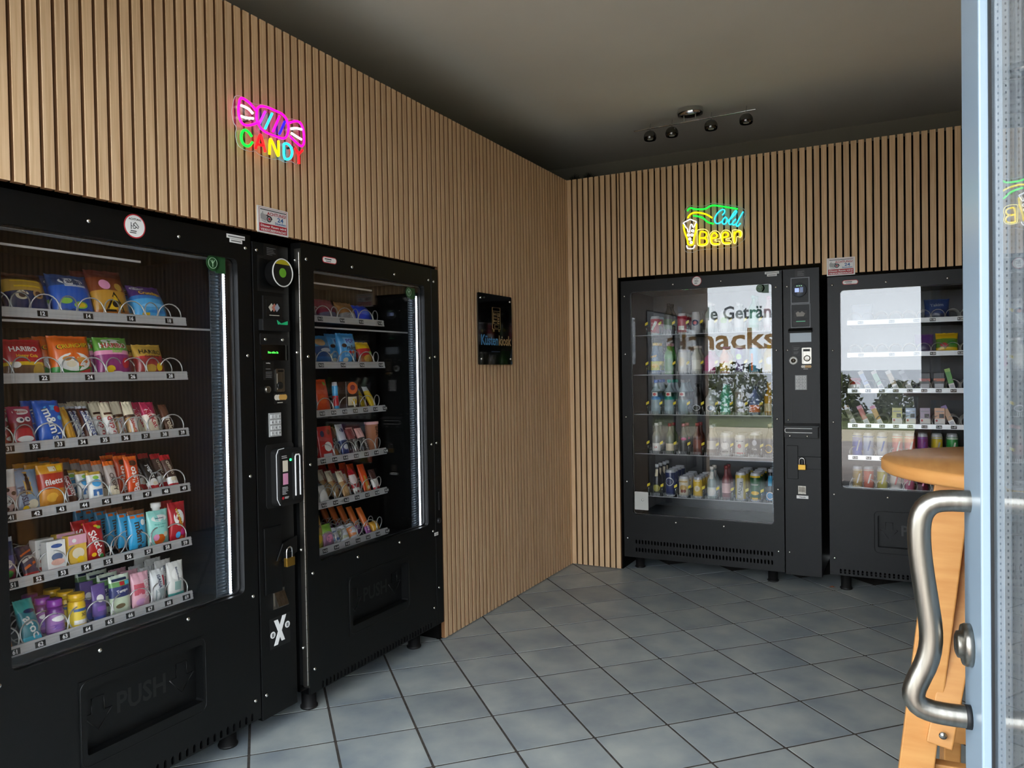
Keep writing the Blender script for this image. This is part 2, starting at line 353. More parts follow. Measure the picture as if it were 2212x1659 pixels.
d = MB(); d.lathe([(.0165, 0), (.0165, .007)], 18, 0, (.042, -.007, .735), 'y'); d.build('handle_collar', GK, hd)
d = MB(); d.lathe([(.029, 0), (.029, -.007), (.027, -.011), (.019, -.0115), (.018, -.017), (.0135, -.019), (0, -.019)], 24, 0, (.044, 0, .836), 'y')
d.box(.0425, .0455, -.0195, -.0188, .828, .844, 1); d.build('lock_cylinder', [STEEL, GK], DR)
d = MB(); d.lathe([(.026, 0), (.026, .006), (.017, .0065), (.016, .016), (0, .016)], 24, 0, (.044, DT, .836), 'y'); d.build('lock_cylinder', STEEL, DR)
d = MB(); d.tube(smooth([(.042, DT, 1.034), (.042, DT+.05, 1.034), (.042, DT+.06, 1.02), (.042, DT+.06, .75), (.042, DT+.05, .735), (.042, DT, .735)], 2), .0152, 14); d.build('handle', STEEL, DR)

# outside, seen in the glass: paving, sand path, grass, hedge and grey sea
g = MB(); g.box(-14, 14, -9.2, FY-.12, -.12, -.03)
COB = noise_mat('paving_outside', '8d8078', 'b3a79c', nscale=7, rough=.7)
struct(g.build('ground_paving', COB))
pv = MB(); pv.box(-.098, .098, -.048, .048, -.03, -.022); pvm = pv.mesh('paving_brick', noise_mat('paving_brick', '7d6f66', 'a8988c', nscale=9, rough=.7, rnd=.15))
gp = bpy.data.objects['ground_paving']
for i in range(24):
    for j in range(12):
        link('paving_brick', pvm, gp, (-1.2+i*.204+(j % 2)*.1, -4.35-j*.104, 0))
g = MB(); g.box(-18, 18, -11.8, -9.2, -.12, -.04); struct(g.build('ground_sand_path', noise_mat('sand_path', 'c2b394', 'd6c9ac', nscale=3, rough=.9)))
g = MB(); g.box(-25, 25, -17, -11.8, -.12, -.03); struct(g.build('ground_grass', noise_mat('grass_green', '4f5a2e', '6f7740', nscale=6, rough=.95)))
g = MB(); g.box(-200, 200, -300, -17, -1.2, -1.0); struct(g.build('ground_sea', noise_mat('grey_sea', '8d939b', 'a5a9b0', (1, 6, 1), .6, 4, .35)))
LEAF = noise_mat('hedge_leaf', '38451f', '6a7338', nscale=14, rough=.7, rnd=.1)
def bush(x, y, r, hh, n, seed):
    rn = random.Random(seed); m = MB()
    for _ in range(n):
        u, v = rn.uniform(0, 2*math.pi), rn.uniform(.05, 1); k = rn.uniform(.55, 1)**.5
        p = Vector((r*k*math.cos(u)*math.sqrt(1-(v*.9)**2), r*.6*k*math.sin(u)*math.sqrt(1-(v*.9)**2), hh*v*k+.02)); s = rn.uniform(.05, .11)
        q = Vector((rn.uniform(-1, 1), rn.uniform(-1, 1), rn.uniform(-1, 1))).normalized(); w = q.orthogonal().normalized()
        m.add([p-q*s, p+w*s*.5, p+q*s, p-w*s*.5], [(0, 1, 2, 3)])
    m.tube([(0, 0, -.02), (0, 0, hh*.5)], .05, 6)
    return m.build('hedge_bush', LEAF, None, (x, y, -.03))
for i in range(9):
    x = -8+i*2.0; hh = [.9, 1.2, 1.05, 1.35, 1.1, .85, .8, 1.0, .95][i]
    tag(bush(x, -14.6-.3*(i % 2), 0.98, hh, 900, 40+i), 'leafy green hedge bush outside on grass by the sea', 'bush', 'hedge bushes outside on the grass')
# ================================================================ VENDING MACHINES
# local frame of a machine: x to the right as you face it, y into the machine, z up, y=0 the door face
_b = MB(); _b.lathe([(.0062, 0), (.0062, -.0015), (.005, -.0035), (.0025, -.0048), (0, -.005)], 12, 0, axis='y'); BOLTME = _b.mesh('bolt', BOLT)
_f = MB(); _f.lathe([(.03, 0), (.032, .004), (.032, .012), (.027, .014), (.027, .11)], 18); FOOTME = _f.mesh('foot', BLK2)
def coil_mesh(r=.0315, wire=.002, turns=5, pitch=.048, hand=1):
    pts = []; n = 18
    for i in range(int(turns*n)+1):
        a = 2*math.pi*i/n; pts.append((r*math.cos(a-2.2)*hand, i/n*pitch, r*math.sin(a-2.2)))
    m = MB(); m.tube(pts, wire, 5); return m.mesh('coil', WIRE)
COILS = {1: coil_mesh(), -1: coil_mesh(hand=-1)}
TAGS = {}
def number_tag(parent, t, x, y, z, w=.027):
    if t not in TAGS:
        m = MB(); m.box(-w/2, w/2, -.0012, 0, -.0078, .0078)
        put_text(m, t, 0, 0, .0112, -.0016, 1, maxw=w*.86); TAGS[t] = m.mesh('number_tag', [PBLK, WHITE])
    return link('number_tag', TAGS[t], parent, (x, y, z), (math.radians(-8), 0, 0))
def shelf(root, x0, x1, zr, lanes, tags, pale=False):
    m = MB()
    m.prism([(.092, zr-.013), (.094, zr-.013), (.097, zr+.0125), (.1, zr+.0135), (.1, zr+.011), (.096, zr-.011)], x0, x1, 0, ax='x')
    m.box(x0, x1, .096, .56, zr-.012, zr-.0095, 1)
    for s in range(3): m.box(x0, x1, .0915+.0002*s, .0925, zr-.009+s*.0085, zr-.0083+s*.0085, 0)
    sh = m.build('shelf', [ALU, INT], root)
    for i, lx in enumerate(lanes): link('coil', COILS[1 if i % 2 else -1], sh, (lx, .106, zr+.0245))
    for t, lx in tags: number_tag(sh, t, lx, .0922, zr-.0005)
    return sh
def rounded(mb, x0, x1, z0, z1, r, y0, y1, mi=0): mb.prism(rrect(x0, x1, z0, z1, r, 4), y0, y1, mi)
def bolts(root, pts, y=0):
    for x, z in pts: link('bolt', BOLTME, root, (x, y, z))
def lines(mb, x, z, w, n, dz, mi, y, rn, t=.0022):
    """rows of small unreadable print"""
    for i in range(n):
        ww = w*rn.uniform(.55, 1); mb.box(x, x+ww, y-.0004, y, z-i*dz, z-i*dz+t, mi)
def machine(name, loc, rz, label, X0, X1, zb, zt, G, push, vents, ledx, ledz, half_int, top_led=True, led=LEDM):
    root = empty(name, loc, rz); tag(root, label, 'vending machine')
    D = .74
    m = MB(); m.box(X0+.004, X1-.004, .05, D, zb, zb+.012); m.box(X0+.004, X1-.004, .05, D, zt-.012, zt-.002)
    m.box(X0+.004, X0+.014, .05, D, zb, zt-.002); m.box(X1-.014, X1-.004, .05, D, zb, zt-.002); m.box(X0+.004, X1-.004, D-.01, D, zb, zt-.002)
    a, b = half_int
    m.box(a-.01, a, .045, .60, G[2]-.04, G[3]+.03, 1); m.box(b, b+.01, .045, .60, G[2]-.04, G[3]+.03, 1)
    m.box(a, b, .59, .60, G[2]-.04, G[3]+.03, 1); m.box(a, b, .045, .60, G[2]-.05, G[2]-.04, 1); m.box(a, b, .045, .60, G[3]+.02, G[3]+.03, 1)
    m.build('cabinet', [BLK, INT], root)
    zs = G[2]-.03
    m = MB(); m.frame((X0, X1, zs, zt), G, 0, .045, 0, .018, 5)
    # ventilation rows are real perforations: the panel is left open there and a slotted strip fills the band
    cur = zb; bands = sorted({v[2] for v in vents})
    for vz in bands: m.box(X0, X1, 0, .045, cur, vz-.0145); cur = vz+.0145
    if push:
        I = (push[0]+.02, push[1]-.014, push[2]+.034, push[3]-.026); m.frame((X0, X1, cur, zs), I, 0, .045, 0, .006, 3)
    else: m.box(X0, X1, 0, .045, cur, zs)
    m.build('door', BLK, root)
    m = MB(); rp = rrect(G[0]-.004, G[1]+.004, G[2]-.004, G[3]+.004, .02, 5); m.prism(rp, .012, .018); m.build('glass_pane', GLASS, root)
    m = MB(); m.frame((G[0]-.006, G[1]+.006, G[2]-.006, G[3]+.006), (G[0]+.004, G[1]-.004, G[2]+.004, G[3]-.004), .02, .03, 0, .016, 5); m.build('glass_gasket', BLK2, root)
    if push:
        m = MB(); m.frame(push, I, -.003, .0, 0, .006, 3)
        rim = rrect(push[0]+.004, push[1]-.004, push[2]+.004, push[3]-.004, .022, 5); m.tube([(x, -.0022, z) for x, z in rim], .0022, 6, closed=True); fr = m.build('push_flap_frame', BLK, root)
        m = MB(); cx = (I[0]+I[1])/2; cz = (I[2]+I[3])/2; h = I[3]-I[2]; w = I[1]-I[0]
        m.box(I[0], I[1], .03, .036, I[2]-.005, I[3]+.005); fp = m.build('push_flap', BLK, root, bevel=.001)
        m = MB(); vs, fs, tw, t2 = text_geo('PUSH'); k = h*.30/t2
        put_text(m, 'PUSH', cx, cz+.005, h*.34, .0288, 0, w=w*.42)
        for sx in (-1, 1):
            ax, s = cx+sx*w*.36, h*.26
            ap = [(ax-s*.4, cz+s), (ax+s*.4, cz+s), (ax+s*.4, cz+.1*s), (ax+s*.95, cz+.1*s), (ax, cz-s), (ax-s*.95, cz+.1*s), (ax-s*.4, cz+.1*s)]
            m.tube([(x, .0292, z) for x, z in ap], .0016, 5, closed=True)
        m.build('push_lettering', mat('embossed_black', '080909', .3, spec=.6), fp)
    m = MB()
    for (vx0, vx1, vz, n) in vents:
        st = (vx1-vx0)/(n-1); z0, z1 = vz-.0145, vz+.0145
        m.box(X0, vx0-st/2, 0, .006, z0, z1); m.box(vx1+st/2, X1, 0, .006, z0, z1)
        for i in range(n):
            x = vx0+st*i; m.frame((x-st/2, x+st/2, z0, z1), (x-.0048, x+.0048, vz-.0125, vz+.0125), 0, .006, 0, .0046, 3)
            m.tube([(x-.0055, 0, vz+.008), (x-.003, -.0006, vz+.0128), (x+.003, -.0006, vz+.0128), (x+.0055, 0, vz+.008)], .0009, 4)
    o = m.build('vent_slots', BLK, root); o['kind'] = 'stuff'
    for x in (X0+.075, X1-.075):
        for y in (.075, D-.08):
            link('foot', FOOTME, root, (x, y, 0), (0, 0, 0)).scale = (1, 1, max(.2, (zb+.003)/.11))
    # LED strip: a row of bright diodes on a ribbed reflector
    m = MB(); m.box(ledx-.0018, ledx+.0018, .030, .034, ledz[0], ledz[1]); z = ledz[0]
    while z < ledz[1]-.006: m.box(ledx-.0028, ledx+.0028, .0292, .0345, z, z+.0045); z += .0085
    m.build('led_strip', led, root)
    m = MB(); m.box(ledx-.004, ledx+.004, .0345, .046, ledz[0]-.01, ledz[1]+.01); m.box(ledx-.046, ledx-.004, .0445, .046, ledz[0]-.01, ledz[1]+.01); z = ledz[0]
    while z < ledz[1]:
        m.prism([(.0445, z), (.0385, z+.0035), (.0445, z+.007)], ledx-.043, ledx-.006, 0, ax='x'); z += .0105
    m.build('led_reflector', DIFF, root)
    if top_led:
        m = MB(); m.prism([(.06, G[3]+.0), (.16, G[3]+.012), (.16, G[3]+.016), (.06, G[3]+.016)], a+.02, b-.02, 0, ax='x'); m.build('top_light_cover', mat('frosted_cover', 'a9b4ba', .4, spec=.6), root)
    return root

# --- the four machines
R90 = math.pi/2
M1 = machine('vending_machine', (-.035, -2.998, 0), R90, 'black snack vending machine with payment column under the candy neon sign', -.424, .424, .075, 1.685, (-.369, .366, .51, 1.60),
             (-.205, .205, .19, .425), [(-.36, .385, .092, 30)], .336, (.515, 1.556), (-.405, .405))
M2 = machine('vending_machine', (.005, -1.968, 0), R90, 'black snack vending machine with chrome hinge beside the black wall plaque', -.414, .408, .085, 1.685, (-.35, .356, .545, 1.602),
             (-.195, .2, .225, .45), [(-.345, .36, .1, 36)], .338, (.54, 1.556), (-.395, .395))
M3 = machine('vending_machine', (.7955, .03, 0), 0, 'black glass-front drinks vending machine under the beer neon sign', -.462, .472, .075, 1.752, (-.404, .417, .337, 1.683),
             None, [(-.385, .405, .171, 42), (-.385, .405, .123, 42)], .45, (.4, 1.62), (-.44, .50), led=LEDD)
M4 = machine('vending_machine', (1.925, .03, 0), 0, 'black vending machine with vapes and cans behind the wooden bar table', -.424, .424, .09, 1.695, (-.362, .362, .56, 1.622),
             (-.208, .208, .225, .453), [(-.37, .38, .112, 36)], .35, (.57, 1.58), (-.4, .4), led=LEDD)
def bset(hx, tx, zs, zt, zl):
    P = [(s*hx, z) for s in (-1, 1) for z in zs]+[(s*tx, zt) for s in (-1, 1)]+([(s*tx, zl) for s in (-1, 1)])
    return P
bolts(M1, bset(.40, .142, (1.64, 1.287, .889, .491, .142), 1.64, .491))
bolts(M2, bset(.388, .136, (1.629, 1.285, .901, .513, .17), 1.629, .515)+[(.429, z) for z in (1.626, 1.29, .903, .251)])
bolts(M3, bset(.44, .14, (1.66, 1.31, .928, .535, .189), 1.713, .305))
bolts(M4, bset(.40, .14, (1.652, 1.302, .915, .525, .181), 1.652, .523))
# narrow lock strip to the right of the second snack machine's door
for MM, zz in ((M2, .085), (M4, .09)):
    m = MB(); m.box(.412, .466, .0, .05, zz, 1.683); st = m.build('lock_strip', BLK, MM, bevel=.0015)
    m = MB(); m.box(.438, .444, -.003, 0, .60, .68); m.lathe([(.012, 0), (.012, -.006), (.009, -.009), (0, -.009)], 16, 0, (.434, 0, .553), 'y'); m.box(.4325, .4355, -.0098, -.0088, .546, .56, 1); m.build('door_lock', [mat('dark_grey_metal', '3a3a3b', .35, .6), PBLK], st)
    m = MB(); m.box(.40, .43, -.001, 0, .489, .503); put_text(m, 'Vendo', .415, .496, .007, -.0014, 1, w=.02); m.build('sticker', [WHITE, PBLK], st)
# piano hinge on the left of the second snack machine (segments with fine gaps)
for MM in (M2,):
    m = MB(); z = .12
    m.tube([(-.419, .004, .12), (-.419, .004, 1.65)], .0036, 10)
    while z < 1.655: m.tube([(-.419, .004, z), (-.419, .004, z+.0012)], .0038, 8, 1); z += .05
    m.box(-.4145, -.4135, .0, .03, .11, 1.665); h = m.build('piano_hinge', [STEEL, PBLK], MM)
    for z in (1.625, 1.30, .95, .60, .25): link('bolt', BOLTME, MM, (-.4145, .028, z), (0, 0, -R90))
# clear inner bar below the first shelf
for MM, x0, x1, z in ((M1, -.4, .345, 1.372), (M2, -.39, .345, 1.398)):
    m = MB(); m.box(x0, x1, .085, .089, z-.003, z+.003); m.build('inner_rail', ALU, MM)
    m = MB(); m.box(x0, .05, .05, .055, 1.555, 1.561); m.build('inner_rail', ALU, MM)
# --- shelves
L1 = [.212-.0655*i for i in range(10)][::-1]; Z1 = [1.395, 1.225, 1.047, .872, .700, .528]
for s, z in enumerate(Z1):
    if s < 2: tg = [(str(10*(s+1)+k), x) for k, x in ((2, -.215), (4, -.088), (6, .045), (8, .175))]
    else: tg = [(str(10*(s+1)+k), L1[k]+.002) for k in range(1, 10)]
    shelf(M1, -.402, .241, z, L1, tg)
L2 = [.178-.0655*i for i in range(9)][::-1]; Z2 = [1.432, 1.256, 1.072, .890, .722, .548]
for s, z in enumerate(Z2):
    tg = [('9-%d%d' % (s+1, k), x) for k, x in ((2, -.215), (4, -.088), (6, .03), (8, .155))] if s < 2 else [('9-%d%d' % (s+1, k), L2[k-1]) for k in range(1, 10)]
    shelf(M2, -.392, .186, z, L2, tg)
L4 = [1.625-1.925+.0667*i for i in range(9)]; Z4 = [1.450, 1.275, 1.081, .892, .718, .543]
for s, z in enumerate(Z4):
    tg = [('9-%d' % (10+20*0+2*k+10*s), x) for k, x in ((1, -.267), (2, -.117), (3, .0), (4, .075), (5, .2))] if s < 2 else [('9-%d%d' % (s+1, k), L4[k]) for k in range(9)]
    shelf(M4, -.335, .275, z, L4, tg)
# drinks machine: flat trays with clear lane combs and yellow price tags
YEL = mat('yellow_price_tag', 'd9c41e', .5)
Z3 = [1.428, 1.186, .945, .704, .445]; L3 = [.463-.7955+.0838*i+.042 for i in range(9)]
for s, z in enumerate(Z3):
    m = MB(); m.box(-.43, .43, .085, .56, z-.008, z-.004, 1); m.box(-.43, .43, .083, .0865, z-.008, z-.003)
    sh = m.build('shelf', [mat('grey_shelf_edge', '8a8d8f', .4, .3), INT], M3)
    for i in range(10):
        x = L3[0]-.0419+.0838*i
        m = MB(); m.box(x-.001, x+.001, .09, .5, z-.004, z+.05); m.lathe([(.007, 0), (.007, .05), (.004, .056), (0, .057)], 8, 0, (x, .092, z-.004)); m.build('lane_divider', CLEAR, sh)
        m = MB()
        for k in range(7): m.box(x+.012+k*.009, x+.0145+k*.009, .084, .088, z-.004, z+.016)
        m.build('lane_comb', mat('clear_comb', 'aeb6b8', .25), sh)
        if i < 9:
            m = MB(); m.prism([(x-.006, z+.052), (x+.012, z+.062), (x+.012, z+.078), (x-.006, z+.068)], .081, .083); m.build('price_tag', YEL, sh)

# ---------------------------------------------------------------- payment columns
def column(root, X0, X1, zb, zt):
    m = MB(); m.box(X0, X1, 0, .05, zb, zt); m.box(X0+.004, X1-.004, .05, .74, zb, zt-.002)
    c = m.build('payment_column', BLK, root, bevel=.002); return c
def keypad(par, x0, x1, z0, z1):
    m = MB(); m.box(x0, x1, -.004, 0, z0, z1)
    for i in range(3):
        for j in range(4):
            cx = x0+(x1-x0)*(.2+.3*i); cz = z1-(z1-z0)*(.15+.235*j); w = (x1-x0)*.105; h = (z1-z0)*.085
            m.box(cx-w, cx+w, -.0075, -.004, cz-h, cz+h, 1); put_text(m, '123456789*0#'[j*3+i], cx, cz, h*1.1, -.0079, 2)
    return m.build('keypad', [mat('keypad_grey', '9a9b9a', .4), mat('key_grey', 'c2c3c2', .35), PBLK], par, bevel=.0006)
def coin_sticker(par, x0, x1, z0, z1):
    m = MB(); rounded(m, x0, x1, z0, z1, .004, -.0006, 0); n = 5
    for i in range(n):
        cx = x0+(x1-x0)*(.18+.16*i); m.lathe([((z1-z0)*.27, 0), ((z1-z0)*.27, -.0006-.0002*i)], 14, 1 if i < 2 else 2, (cx, -.0005, z0+(z1-z0)*.62), 'y')
    rn = random.Random(3); lines(m, x0+(x1-x0)*.25, z0+.003, (x1-x0)*.6, 1, .003, 1, -.0006, rn)
    m.build('coin_sticker', [PBLK, mat('silver_print', 'cfc9bd', .4), mat('gold_print', 'b98f4a', .4)], par)
def info_label(par, x0, x1, z0, z1, head, seed):
    m = MB(); rounded(m, x0, x1, z0, z1, .004, -.0006, 0); rn = random.Random(seed); w = x1-x0
    n = int((z1-z0)/.0055)-3
    if head: put_text(m, head, x0+w*.45, z1-.006, .0045, -.001, 1, maxw=w*.7)
    for i in range(n):
        if rn.random() < .8: lines(m, x0+w*.22, z1-.015-i*.0055, w*.7, 1, .01, 2, -.0006, rn, .0014)
    m.build('instruction_label', [PBLK, WHITE, mat('grey_print', '777777', .5)], par)
def padlock(root, x, z, y, label, rz):
    P = root.matrix_basis @ Vector((x, y, z)) if False else None
    m = MB(); m.box(-.02, .02, -.0075, .0075, -.036, -.006); o = None
    b = MB(); b.tube(smooth([(-.013, 0, -.008), (-.013, 0, .016), (-.009, 0, .026), (0, 0, .03), (.009, 0, .026), (.013, 0, .016), (.013, 0, -.008)], 1), .0035, 8)
    t = m.build('padlock', BRASS, None, bevel=.002); b.build('shackle', CHROME, t)
    mw = Matrix.Translation(root.location) @ Matrix.Rotation(root.rotation_euler.z, 4, 'Z'); t.location = mw @ Vector((x, y, z)); t.rotation_euler = (0, 0, root.rotation_euler.z)
    tag(t, label, 'padlock'); return t
# column of the candy machine
K = column(M1, .431, .597, .06, 1.668)
bolts(M1, [(.449, 1.64), (.449, .142)])
info_label(K, .482, .545, 1.615, 1.668, None, 1)
m = MB(); m.frame((.452, .58, 1.505, 1.625), (.46, .572, 1.513, 1.617), -.001, .0, 0, .006, 3); m.lathe([(.043, 0), (.043, -.03), (.047, -.034), (.047, -.04)], 32, 0, (.527, 0, 1.569), 'y'); m.tube([(.527+.0465*math.cos(i*math.pi/20), -.041, 1.569+.0465*math.sin(i*math.pi/20)) for i in range(40)], .0022, 6, 2, closed=True)
m.prism([(.527+.044*math.cos(math.radians(q)), 1.569+.044*math.sin(math.radians(q))) for q in range(40, 141, 10)], -.0415, -.0402, 3)
m.lathe([(.016, 0), (.016, -.001)], 24, 4, (.527, -.0402, 1.569), 'y'); m.build('card_reader', [BLK2, BLKG, mat('white_ring', 'd6d6d2', .3), mat('yellow_field', 'a89c1e', .4), mat('green_disc', '5f9a2a', .4)], K)
m = MB(); m.box(.47, .556, -.006, 0, 1.405, 1.49); m.box(.482, .552, -.0075, -.006, 1.418, 1.478, 1)
for i, cc in enumerate((2, 3, 4)):
    cx = .503+.013*i; m.prism([(cx-.012, 1.452), (cx+.002, 1.466), (cx+.013, 1.452), (cx-.001, 1.438)], -.0085-.0003*i, -.0075, cc)
m.box(.495, .54, -.0082, -.0075, 1.424, 1.4265, 2); m.build('note_symbol_plate', [BLK2, PBLK, mat('note_white', 'b9b6a8', .5), mat('note_red', 'a8685a', .5), mat('note_grey', '8d93a0', .5)], K)
m = MB(); m.box(.452, .578, -.02, 0, 1.372, 1.41); m.prism([(.515, 1.409), (.535, 1.398), (.566, 1.408), (.566, 1.394), (.52, 1.394)], -.022, -.02, 1); m.build('note_slot', [BLK2, mat('green_bezel', '1c8f5c', .3, emit=.35)], K, bevel=.002)
m = MB(); rounded(m, .455, .585, 1.325, 1.362, .004, -.004, 0); m.box(.458, .583, -.003, 0, 1.272, 1.325, 1); put_text(m, 'Bitte wählen Sie', .512, 1.299, .0075, -.0036, 2, w=.048); m.build('display', [BLK2, BLKG, mat('green_digits', '4bd84a', .5, emit=2.)], K)
bolts(M1, [(.476, 1.343), (.555, 1.343)], -.004)
info_label(K, .468, .517, 1.205, 1.268, 'Bestellung', 2)
m = MB(); rounded(m, .523, .563, 1.163, 1.243, .005, -.004, 0); rounded(m, .527, .559, 1.168, 1.228, .004, -.0055, -.004, 0); m.box(.53, .556, -.006, -.0055, 1.232, 1.238, 1); m.lathe([(.012, 0), (.0125, -.006), (.010, -.007), (0, -.007)], 18, 1, (.536, -.0052, 1.185), 'y'); m.build('coin_slot', [STEEL, PBLK], K)
m = MB(); m.lathe([(.012, 0), (.012, -.012), (.009, -.014), (0, -.014)], 18, 0, (.478, 0, 1.173), 'y'); m.build('cylinder_lock', [STEEL], K)
coin_sticker(K, .514, .577, 1.122, 1.158)
keypad(K, .487, .542, 1.011, 1.092)
# upright ID and banknote reader standing proud of the column
m = MB(); rounded(m, .468, .60, .768, .985, .012, -.003, 0); rounded(m, .49, .60, .775, .968, .014, -.042, -.003); rounded(m, .494, .536, .785, .955, .004, -.0432, -.042, 1)
rounded(m, .548, .585, .79, .955, .006, -.05, -.042)
m.tube([(.556, -.051, .805), (.556, -.051, .94), (.56, -.051, .946), (.574, -.051, .946), (.578, -.051, .94), (.578, -.051, .805)], .0028, 6, 2)
m.lathe([(.0045, 0), (.0045, -.002)], 12, 3, (.542, -.042, .93), 'y')
m.tube([(.492, -.04, .78), (.489, -.03, .80), (.489, -.03, .95), (.493, -.035, .968), (.52, -.035, .971)], .0016, 5, 4)
rn = random.Random(5); lines(m, .5, .944, .028, 2, .006, 4, -.0432, rn); m.box(.504, .528, -.0437, -.0432, .892, .93, 5); m.box(.504, .528, -.0437, -.0432, .848, .886, 6); lines(m, .5, .838, .028, 6, .0045, 4, -.0432, rn, .0016)
m.lathe([(.005, 0), (.005, -.0006)], 12, 7, (.503, -.0432, .803), 'y'); lines(m, .511, .804, .02, 2, .004, 4, -.0432, rn)
m.build('id_reader', [BLK2, PBLK, mat('white_slot_frame', 'd9d9d9', .3), mat('green_led', '30e878', .5, emit=3.), mat('pale_print', 'c4c4c4', .5), mat('card_cream', 'cfc6b4', .5), mat('card_pink', 'c98aa8', .5), RED], K, bevel=.0015)
# hasp plate with arm reaching over to the next machine
m = MB(); m.box(.452, .53, -.006, 0, .478, .705); m.prism([(.50, .585), (.53, .64), (.598, .656), (.598, .597), (.56, .585)], -.012, -.006); m.box(.53, .552, -.03, -.006, .578, .61); m.build('hasp', BLK, K, bevel=.0015)
padlock(M1, .544, .597, -.026, 'brass padlock on the black hasp next to the round card reader column', R90)
m = MB(); m.box(.489, .542, -.002, 0, .42, .486); m.prism([(-.002, .474), (-.004, .476), (-.024, .432), (-.022, .428), (-.002, .43)], .493, .54, 0, ax='x'); m.build('coin_return_flap', STEEL, K)
m = MB(); m.box(.47, .566, -.0008, 0, .287, .392)
m.prism([(.488, .296), (.506, .296), (.548, .39), (.53, .39)], -.0016, -.0008, 1); m.prism([(.49, .382), (.508, .382), (.54, .304), (.524, .304)], -.0014, -.0008, 1)
for cx, cz in ((.484, .335), (.553, .352)): m.lathe([(.0115, 0), (.0115, -.0008)], 18, 1, (cx, -.0008, cz), 'y'); m.box(cx-.005, cx+.005, -.0019, -.0016, cz-.007, cz+.006, 2)
m.build('cross_sticker', [mat('sticker_dark', '121314', .4), WHITE, mat('grey_print', '777777', .5)], K)
# column of the drinks machine
K3 = column(M3, .477, .666, .065, 1.755)
bolts(M3, [(.4985, z) for z in (1.659, 1.308, .924, .19)])
info_label(K3, .5415, .5955, 1.705, 1.752, None, 6)
m = MB(); m.frame((.518, .616, 1.563, 1.705), (.523, .611, 1.568, 1.70), -.003, 0, 0, .004, 3); m.lathe([(.038, 0), (.038, -.012), (.036, -.014), (0, -.014)], 32, 2, (.5635, 0, 1.636), 'y'); m.box(.541, .563, -.0146, -.014, 1.624, 1.646, 3); m.box(.568, .584, -.0146, -.014, 1.622, 1.65, 4)
for i in range(3): m.box(.55+.011*i, .556+.011*i, -.0146, -.014, 1.656, 1.660, 5)
m.build('card_reader', [mat('dark_bezel', '2a2b2d', .3), BLK2, mat('reader_grey', '4a4f57', .2), mat('screen_blue', '9fb4e8', .4, emit=.8), mat('screen_dim', '6d7fa8', .4, emit=.25), mat('screen_icons', 'a8e0b8', .5, emit=.6)], K3)
m = MB(); m.frame((.5175, .6185, 1.43, 1.561), (.521, .615, 1.434, 1.557), -.003, 0, 0, .004, 3); m.box(.535, .60, -.001, 0, 1.484, 1.525, 1); m.prism([(.543, 1.512), (.555, 1.52), (.565, 1.512), (.575, 1.52), (.592, 1.508), (.584, 1.492), (.548, 1.492)], -.0016, -.001, 2); m.box(.53, .606, -.0012, 0, 1.444, 1.468, 3); m.box(.545, .592, -.002, -.0012, 1.463, 1.467, 4); m.build('note_slot', [mat('dark_bezel', '2a2b2d', .3), PBLK, mat('note_print', '8a8680', .5), PBLK, mat('green_bezel', '1c8f5c', .3, emit=.35)], K3)
m = MB(); m.prism([(-.03, 1.412), (0, 1.428), (0, 1.405), (-.028, 1.405)], .506, .628, 0, ax='x'); m.box(.512, .622, -.002, 0, 1.352, 1.402, 1); m.build('display_hood', [BLK2, mat('pale_screen', '8d9aa4', .25)], K3)
info_label(K3, .52, .565, 1.275, 1.335, None, 8)
m = MB(); rounded(m, .573, .622, 1.232, 1.32, .004, -.004, 0); m.box(.58, .615, -.0048, -.004, 1.3, 1.313, 1); m.lathe([(.017, 0), (.017, -.006), (.012, -.007), (0, -.007)], 20, 0, (.6, -.004, 1.262), 'y'); m.build('coin_slot', [STEEL, PBLK], K3)
m = MB(); m.lathe([(.022, 0), (.022, -.004), (.016, -.005)], 22, 0, (.529, 0, 1.251), 'y'); m.lathe([(.012, 0), (.012, -.01), (0, -.011)], 18, 1, (.529, -.002, 1.251), 'y'); m.build('cylinder_lock', [mat('white_ring', 'd6d6d2', .3), STEEL], K3)
coin_sticker(K3, .565, .625, 1.2, 1.228)
keypad(K3, .537, .597, 1.09, 1.17)
m = MB(); m.frame((.516, .62, .916, 1.055), (.522, .614, .922, 1.049), -.0015, 0, 0, .002, 1); m.build('cover_plate', BLK, K3)
m = MB(); rounded(m, .48, .655, .828, .892, .006, -.03, 0); m.prism([(-.04, .893), (0, .908), (0, .903), (-.04, .89)], .48, .66, 1, ax='x')
m.tube([(.625, -.031, .857), (.49, -.031, .857), (.485, -.031, .862), (.485, -.031, .875), (.49, -.031, .88), (.625, -.031, .88)], .0026, 6, 2); m.build('id_reader', [BLK2, mat('grey_hood', '4b4d4f', .4), mat('white_slot_frame', 'd9d9d9', .3)], K3, bevel=.0015)
bolts(M3, [(.51, .838), (.60, .838)], -.03)
m = MB(); m.box(.49, .548, -.008, 0, .60, .783); m.box(.548, .667, -.014, -.004, .658, .725); m.box(.564, .578, -.034, -.014, .684, .715); m.build('hasp', BLK, K3, bevel=.0015)
padlock(M3, .571, .69, -.03, 'brass padlock hanging on the hasp of the drinks machine', 0)
m = MB(); m.box(.5465, .5865, -.002, 0, .517, .562); m.prism([(-.002, .556), (-.012, .53), (-.012, .524), (-.002, .524)], .55, .583, 0, ax='x'); m.build('coin_return_flap', STEEL, K3)
m = MB(); m.box(.538, .599, -.001, 0, .492, .509); put_text(m, 'Vendo', .5685, .5005, .008, -.0014, 1, w=.034); m.build('sticker', [WHITE, PBLK], K3)
